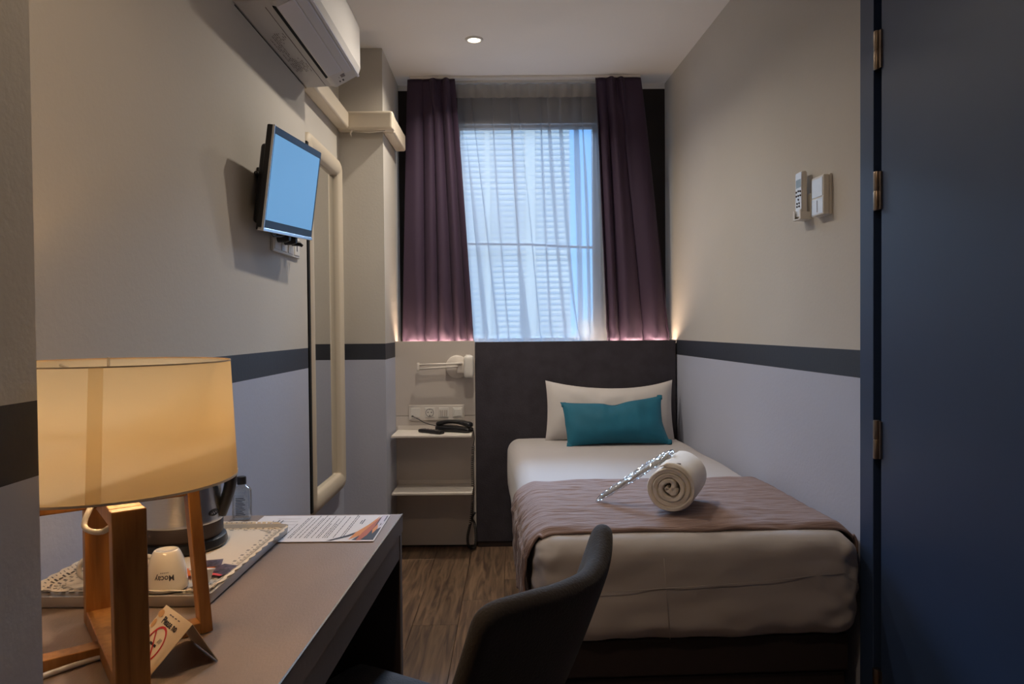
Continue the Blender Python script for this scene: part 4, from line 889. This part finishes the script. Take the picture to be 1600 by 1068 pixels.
def sachet(loc, rz, w, h, label, m, strip=None):
    T = thing('sachet', label, 'sachet', loc, rz, None)
    g = G(); g.grid(lambda u, v: (w * (u - 0.5), h * (v - 0.5), 0.001 + 0.0035 * sin(pi * u) * sin(pi * v)), 8, 8); gb = G(); g.grid(lambda u, v: (w * (0.5 - u), h * (v - 0.5), 0.0008), 1, 1); obj('packet', g, m, T, smooth=True)
    if strip: g = G(); g.grid(lambda u, v: (w * (u - 0.5), -h / 2 + 0.006 * v, 0.0018 + 0.0035 * sin(pi * u) * 0.4 * v), 6, 1); obj('strip', g, strip, T)
sachet((-0.531, 1.268, CUPZ + 0.0005), radians(16), 0.046, 0.040, 'black patterned sachet lying on the doily just behind the thin lamp leg', 'sachet')
sachet((-0.492, 1.232, CUPZ + 0.001), radians(-20), 0.040, 0.056, 'black patterned sachet with a pink edge nearest the tray side', 'sachet', 'pink')
sachet((-0.530, 1.215, CUPZ + 0.004), radians(10), 0.055, 0.04, 'orange and white sachet between the printed cup and the lamp leg', 'orange_foil')
# teaspoon-like saucer piece in front of the cup
# ------------------------------------------------------------------ table lamp
LC = (-0.524, 0.953)
T = thing('table_lamp', 'lit table lamp with cream drum shade on crossed pine frames', 'lamp', (LC[0], LC[1], 0.7506))
def drum(z0, z1, r0_, r1_, t):
    g = G(); g.lathe([(r0_, z0), (r1_, z1)], 96); g.lathe([(r0_ - t, z0), (r1_ - t, z1)], 96); return g
g = G(); g.lathe([(0.1545, 0.2265), (0.1475, 0.3795)], 96); o = obj('lamp_shade', g, 'shade', T, smooth=True, solid=0.0012)
g = G(); g.lathe([(0.1530, 0.225), (0.1555, 0.225), (0.1555, 0.228), (0.1530, 0.228)], 96); obj('rim', g, 'card', o, smooth=40)
g = G(); g.lathe([(0.1469, 0.3785), (0.1484, 0.3785), (0.1484, 0.3802), (0.1469, 0.3802)], 96); obj('rim', g, 'card', o, smooth=40)
sa = atan2(-0.955, 0.545) - 0.18
g = G(); g.grid(lambda u, v: ((0.1557 - 0.007 * v) * cos(sa + 0.10 * u + 0.03 * v), (0.1557 - 0.007 * v) * sin(sa + 0.10 * u + 0.03 * v), 0.2275 + 0.152 * v), 8, 4); obj('overlap_seam', g, 'shade', o, smooth=True)
g = G()
for k in range(3): a = 2 * pi * k / 3 + 0.4; g.tube([(0, 0, 0.355), (0.1465 * cos(a), 0.1465 * sin(a), 0.372)], 0.0018, 6)
g.lathe([(0.016, 0.352), (0.018, 0.355), (0.016, 0.358)], 20); obj('spider', g, 'wire_white', T, smooth=True)
g = G(); g.lathe([(0, 0.212), (0.019, 0.212), (0.019, 0.262), (0.014, 0.265), (0, 0.265)], 24); obj('bulb_holder', g, 'white_plastic', T, smooth=40)
g = G(); g.lathe([(0.012, 0.265), (0.016, 0.275), (0.029, 0.298), (0.030, 0.315), (0.022, 0.332), (0.0, 0.338)], 28); obj('bulb', g, 'bulb', T, smooth=True)
g = G(); g.tube([(0, 0, 0.337), (0, 0, 0.386)], 0.002, 6); obj('finial_rod', g, 'wire_white', T)
fa = Vector((0.595, -0.80, 0)).normalized(); fb = Vector((0.79, 0.62, 0)).normalized()
def bar(a, b, side, wth, tk):     # board from a to b, width along side, thickness tk along the third axis
    a, b, side = Vector(a), Vector(b), Vector(side).normalized(); d = (b - a).normalized(); n_ = d.cross(side).normalized(); g = G(); P = []
    for p in (a, b):
        for s, t in ((-1, -1), (1, -1), (1, 1), (-1, 1)): P.append(tuple(p + side * wth / 2 * s + n_ * tk / 2 * t))
    return g.hexa(P)
def lframe(f, side, hb, ht, wth, tk, H=0.208, z0=0.0):
    L, R_, TLf, TRf = -f * hb, f * hb, -f * ht, f * ht
    up_ = Vector((0, 0, 1))
    for sgn, hbv, htv in ((1, hb, ht), (-1, hb, ht)):
        obj('leg', bar(f * sgn * (hbv - tk / 2), f * sgn * (htv - tk / 2) + up_ * H, side, wth, tk), 'pine', T, bevel=0.0015)
    obj('bottom_bar', bar(-f * (hb - tk) + up_ * (tk / 2 + z0), f * (hb - tk) + up_ * (tk / 2 + z0), side, wth - 0.001, tk), 'pine', T, bevel=0.0015)
    obj('top_bar', bar(-f * (ht - tk) + up_ * (H - tk / 2 - z0), f * (ht - tk) + up_ * (H - tk / 2 - z0), side, wth - 0.001, tk), 'pine', T, bevel=0.0015)
lframe(fa, fb, 0.140, 0.132, 0.037, 0.021, H=0.212)
lframe(fb, fa, 0.122, 0.106, 0.026, 0.016, H=0.210)
g = G(); g.tube(smooth_path([(0.0, -0.01, 0.222), (0.008, -0.06, 0.205), (0.012, -0.08, 0.186), (0.036, -0.085, 0.182), (0.055, -0.075, 0.195), (0.052, -0.070, 0.16), (0.045, -0.050, 0.08), (0.03, -0.03, 0.03), (0.0, -0.015, 0.005), (-0.03, -0.05, 0.004), (-0.07, -0.10, 0.004), (-0.13, -0.14, 0.004)]), 0.0034, 8); obj('power_cord', g, 'wire_white', T, smooth=True)
light('lamp_bulb', 'POINT', (LC[0], LC[1], 0.7506 + 0.300), LAMP_W, (1.0, 0.60, 0.27), shadow_soft_size=0.034)

# ------------------------------------------------------------------ no smoking card
A, B = Vector((-0.462, 0.968, 0.8065)), Vector((-0.399, 0.903, 0.8065)); dC = Vector((-0.044, -0.023, -0.0555)); dE = Vector((0.022, 0.022, -0.0555))
T = thing('tent_card', 'folded cream no smoking tent card standing on the desk by the lamp', 'sign', tuple((A + B) / 2 + Vector((0, 0, -0.055))))
nf = (B - A).cross(-dC).normalized(); nb = (B - A).cross(dE).normalized() * -1
g = G(); q = [A, B, B + dC, A + dC]; g.hexa([tuple(p - nf * 0.0006) for p in q] + [tuple(p) for p in q]); wpart('front_panel', g, 'card', T)
g = G(); q = [A, B, B + dE, A + dE]; g.hexa([tuple(p) for p in q] + [tuple(p - nb * 0.0006) for p in q]); wpart('rear_panel', g, 'card', T)
cxv = (B - A).normalized(); cyv = (-dC - cxv * (-dC).dot(cxv)).normalized(); cen = (A + B) / 2 + dC * 0.5
pf = plane_fn(cen, cxv, cyv, 0.0006)
g = text_g('Please no', 0.0125, lambda x, y: pf(x + 0.004, y + 0.0215), 0.0003); wpart('sign_text', g, 'ink', T)
g = G()
for x0 in (-0.012, -0.004, 0.006, 0.016): g.add([pf(x0, 0.030), pf(x0 + 0.006, 0.030), pf(x0 + 0.006, 0.0315), pf(x0, 0.0315)], [(0, 1, 2, 3)])
for x0 in (-0.02, -0.012, -0.002): g.add([pf(x0, -0.033), pf(x0 + 0.006, -0.033), pf(x0 + 0.006, -0.029), pf(x0, -0.029)], [(0, 1, 2, 3)])
wpart('small_print', g, 'ink_grey', T, kind='stuff')
g = G(); K = 40; ring = [pf(r * cos(2 * pi * i / K) - 0.002, r * sin(2 * pi * i / K) - 0.007) for r in (0.0235, 0.0205) for i in range(K)]; g.add(ring, [(i, (i + 1) % K, K + (i + 1) % K, K + i) for i in range(K)])
c45 = 0.022 * cos(pi / 4); pd = plane_fn(cen, cxv, cyv, 0.0008); g.add([pd(-0.002 - c45 - 0.001, -0.007 + c45 - 0.001), pd(-0.002 - c45 + 0.001, -0.007 + c45 + 0.001), pd(-0.002 + c45 + 0.001, -0.007 - c45 + 0.001), pd(-0.002 + c45 - 0.001, -0.007 - c45 - 0.001)], [(0, 1, 2, 3)])
wpart('no_smoking_ring', g, 'red', T)
g = G(); g.add([pf(-0.013, -0.0085), pf(-0.001, -0.0085), pf(-0.001, -0.0055), pf(-0.013, -0.0055)], [(0, 1, 2, 3)]); g.add([pf(0.0, -0.0085), pf(0.007, -0.0085), pf(0.007, -0.0055), pf(0.0, -0.0055)], [(0, 1, 2, 3)])
for k in range(3): g.add([pf(0.003 + 0.003 * k, -0.003), pf(0.004 + 0.003 * k, -0.003), pf(0.006 + 0.003 * k, 0.003), pf(0.005 + 0.003 * k, 0.003)], [(0, 1, 2, 3)])
wpart('cigarette_mark', g, 'ink', T)
g = G(); g.add([pf(-0.034 + 0.008 * cos(t), 0.026 + 0.005 * sin(t)) for t in [2 * pi * i / 12 for i in range(12)]], [tuple(range(12))]); g.add([pf(-0.036 + 0.005 * cos(t), 0.012 + 0.006 * sin(t)) for t in [2 * pi * i / 12 for i in range(12)]], [tuple(range(12))]); wpart('emblem', g, 'ink_brown', T)

# ------------------------------------------------------------------ chair
n0, n1_ = Vector((-0.050, 0.972, 0)), Vector((0.166, 1.335, 0)); ch = (n1_ - n0); chw = ch.length; cax = ch.normalized(); cn = Vector((cax.y, -cax.x, 0))   # cn: outward (away from the desk)
T = thing('tub_chair', 'dark brown suede tub chair pushed up to the desk', 'chair', ((n0.x + n1_.x) / 2, (n0.y + n1_.y) / 2, 0))
O = Vector(((n0.x + n1_.x) / 2, (n0.y + n1_.y) / 2, 0))
rim_pts = [(0.0, 0.770), (0.05, 0.784), (0.18, 0.784), (0.38, 0.778), (0.56, 0.774), (0.70, 0.780), (0.80, 0.794), (0.90, 0.808), (0.965, 0.808), (1.0, 0.780)]
def rimz(u):
    for (a, za), (b, zb) in zip(rim_pts, rim_pts[1:]):
        if u <= b: t = (u - a) / (b - a); t = t * t * (3 - 2 * t); return za + (zb - za) * t + 0.016
    return rim_pts[-1][1]
def shell(u, v):
    s = u; z0 = 0.40; zt = rimz(s); z = z0 + (zt - z0) * v
    bulge = 0.060 * (1 - (2 * s - 1) ** 2); wdn = 1 - 0.10 * (1 - v)
    p = cax * ((s - 0.5) * chw * wdn) + cn * (bulge - 0.135 * (1 - v) * (1 + 0.25 * (1 - v)))
    return (p.x, p.y, z)
def shell_fn(th):
    def f(u, v):
        p = Vector(shell(u, v)); e = 1 - min(1, min(u, 1 - u) / 0.06) ** 2 if min(u, 1 - u) < 0.06 else 0
        return p
    return f
g = G(); g.grid(shell, 16, 9); o = obj('backrest', g, 'chair', T, smooth=True); md = o.modifiers.new('solid', 'SOLIDIFY'); md.thickness = 0.040; md.offset = 0
md = o.modifiers.new('sub', 'SUBSURF'); md.levels = 3; md.render_levels = 3
sc_ = -cn * 0.40; rotc = Matrix(((cax.x, cn.x, 0, sc_.x), (cax.y, cn.y, 0, sc_.y), (0, 0, 1, 0.40), (0, 0, 0, 1)))
g = G(); g.rbox(0.200, 0.19, 0.045, 0.040, 12); g.xf(rotc); obj('seat', g, 'chair', T, smooth=True)
for a in (-1, 1):
    for b in (-1, 1):
        p = sc_ + cax * 0.16 * a + cn * 0.15 * b; q = sc_ + cax * 0.20 * a + cn * 0.19 * b
        g = G(); g.tube([(q.x, q.y, 0.0), (p.x, p.y, 0.385)], [0.009, 0.015], 12); obj('leg', g, 'chair_leg', T, smooth=True)
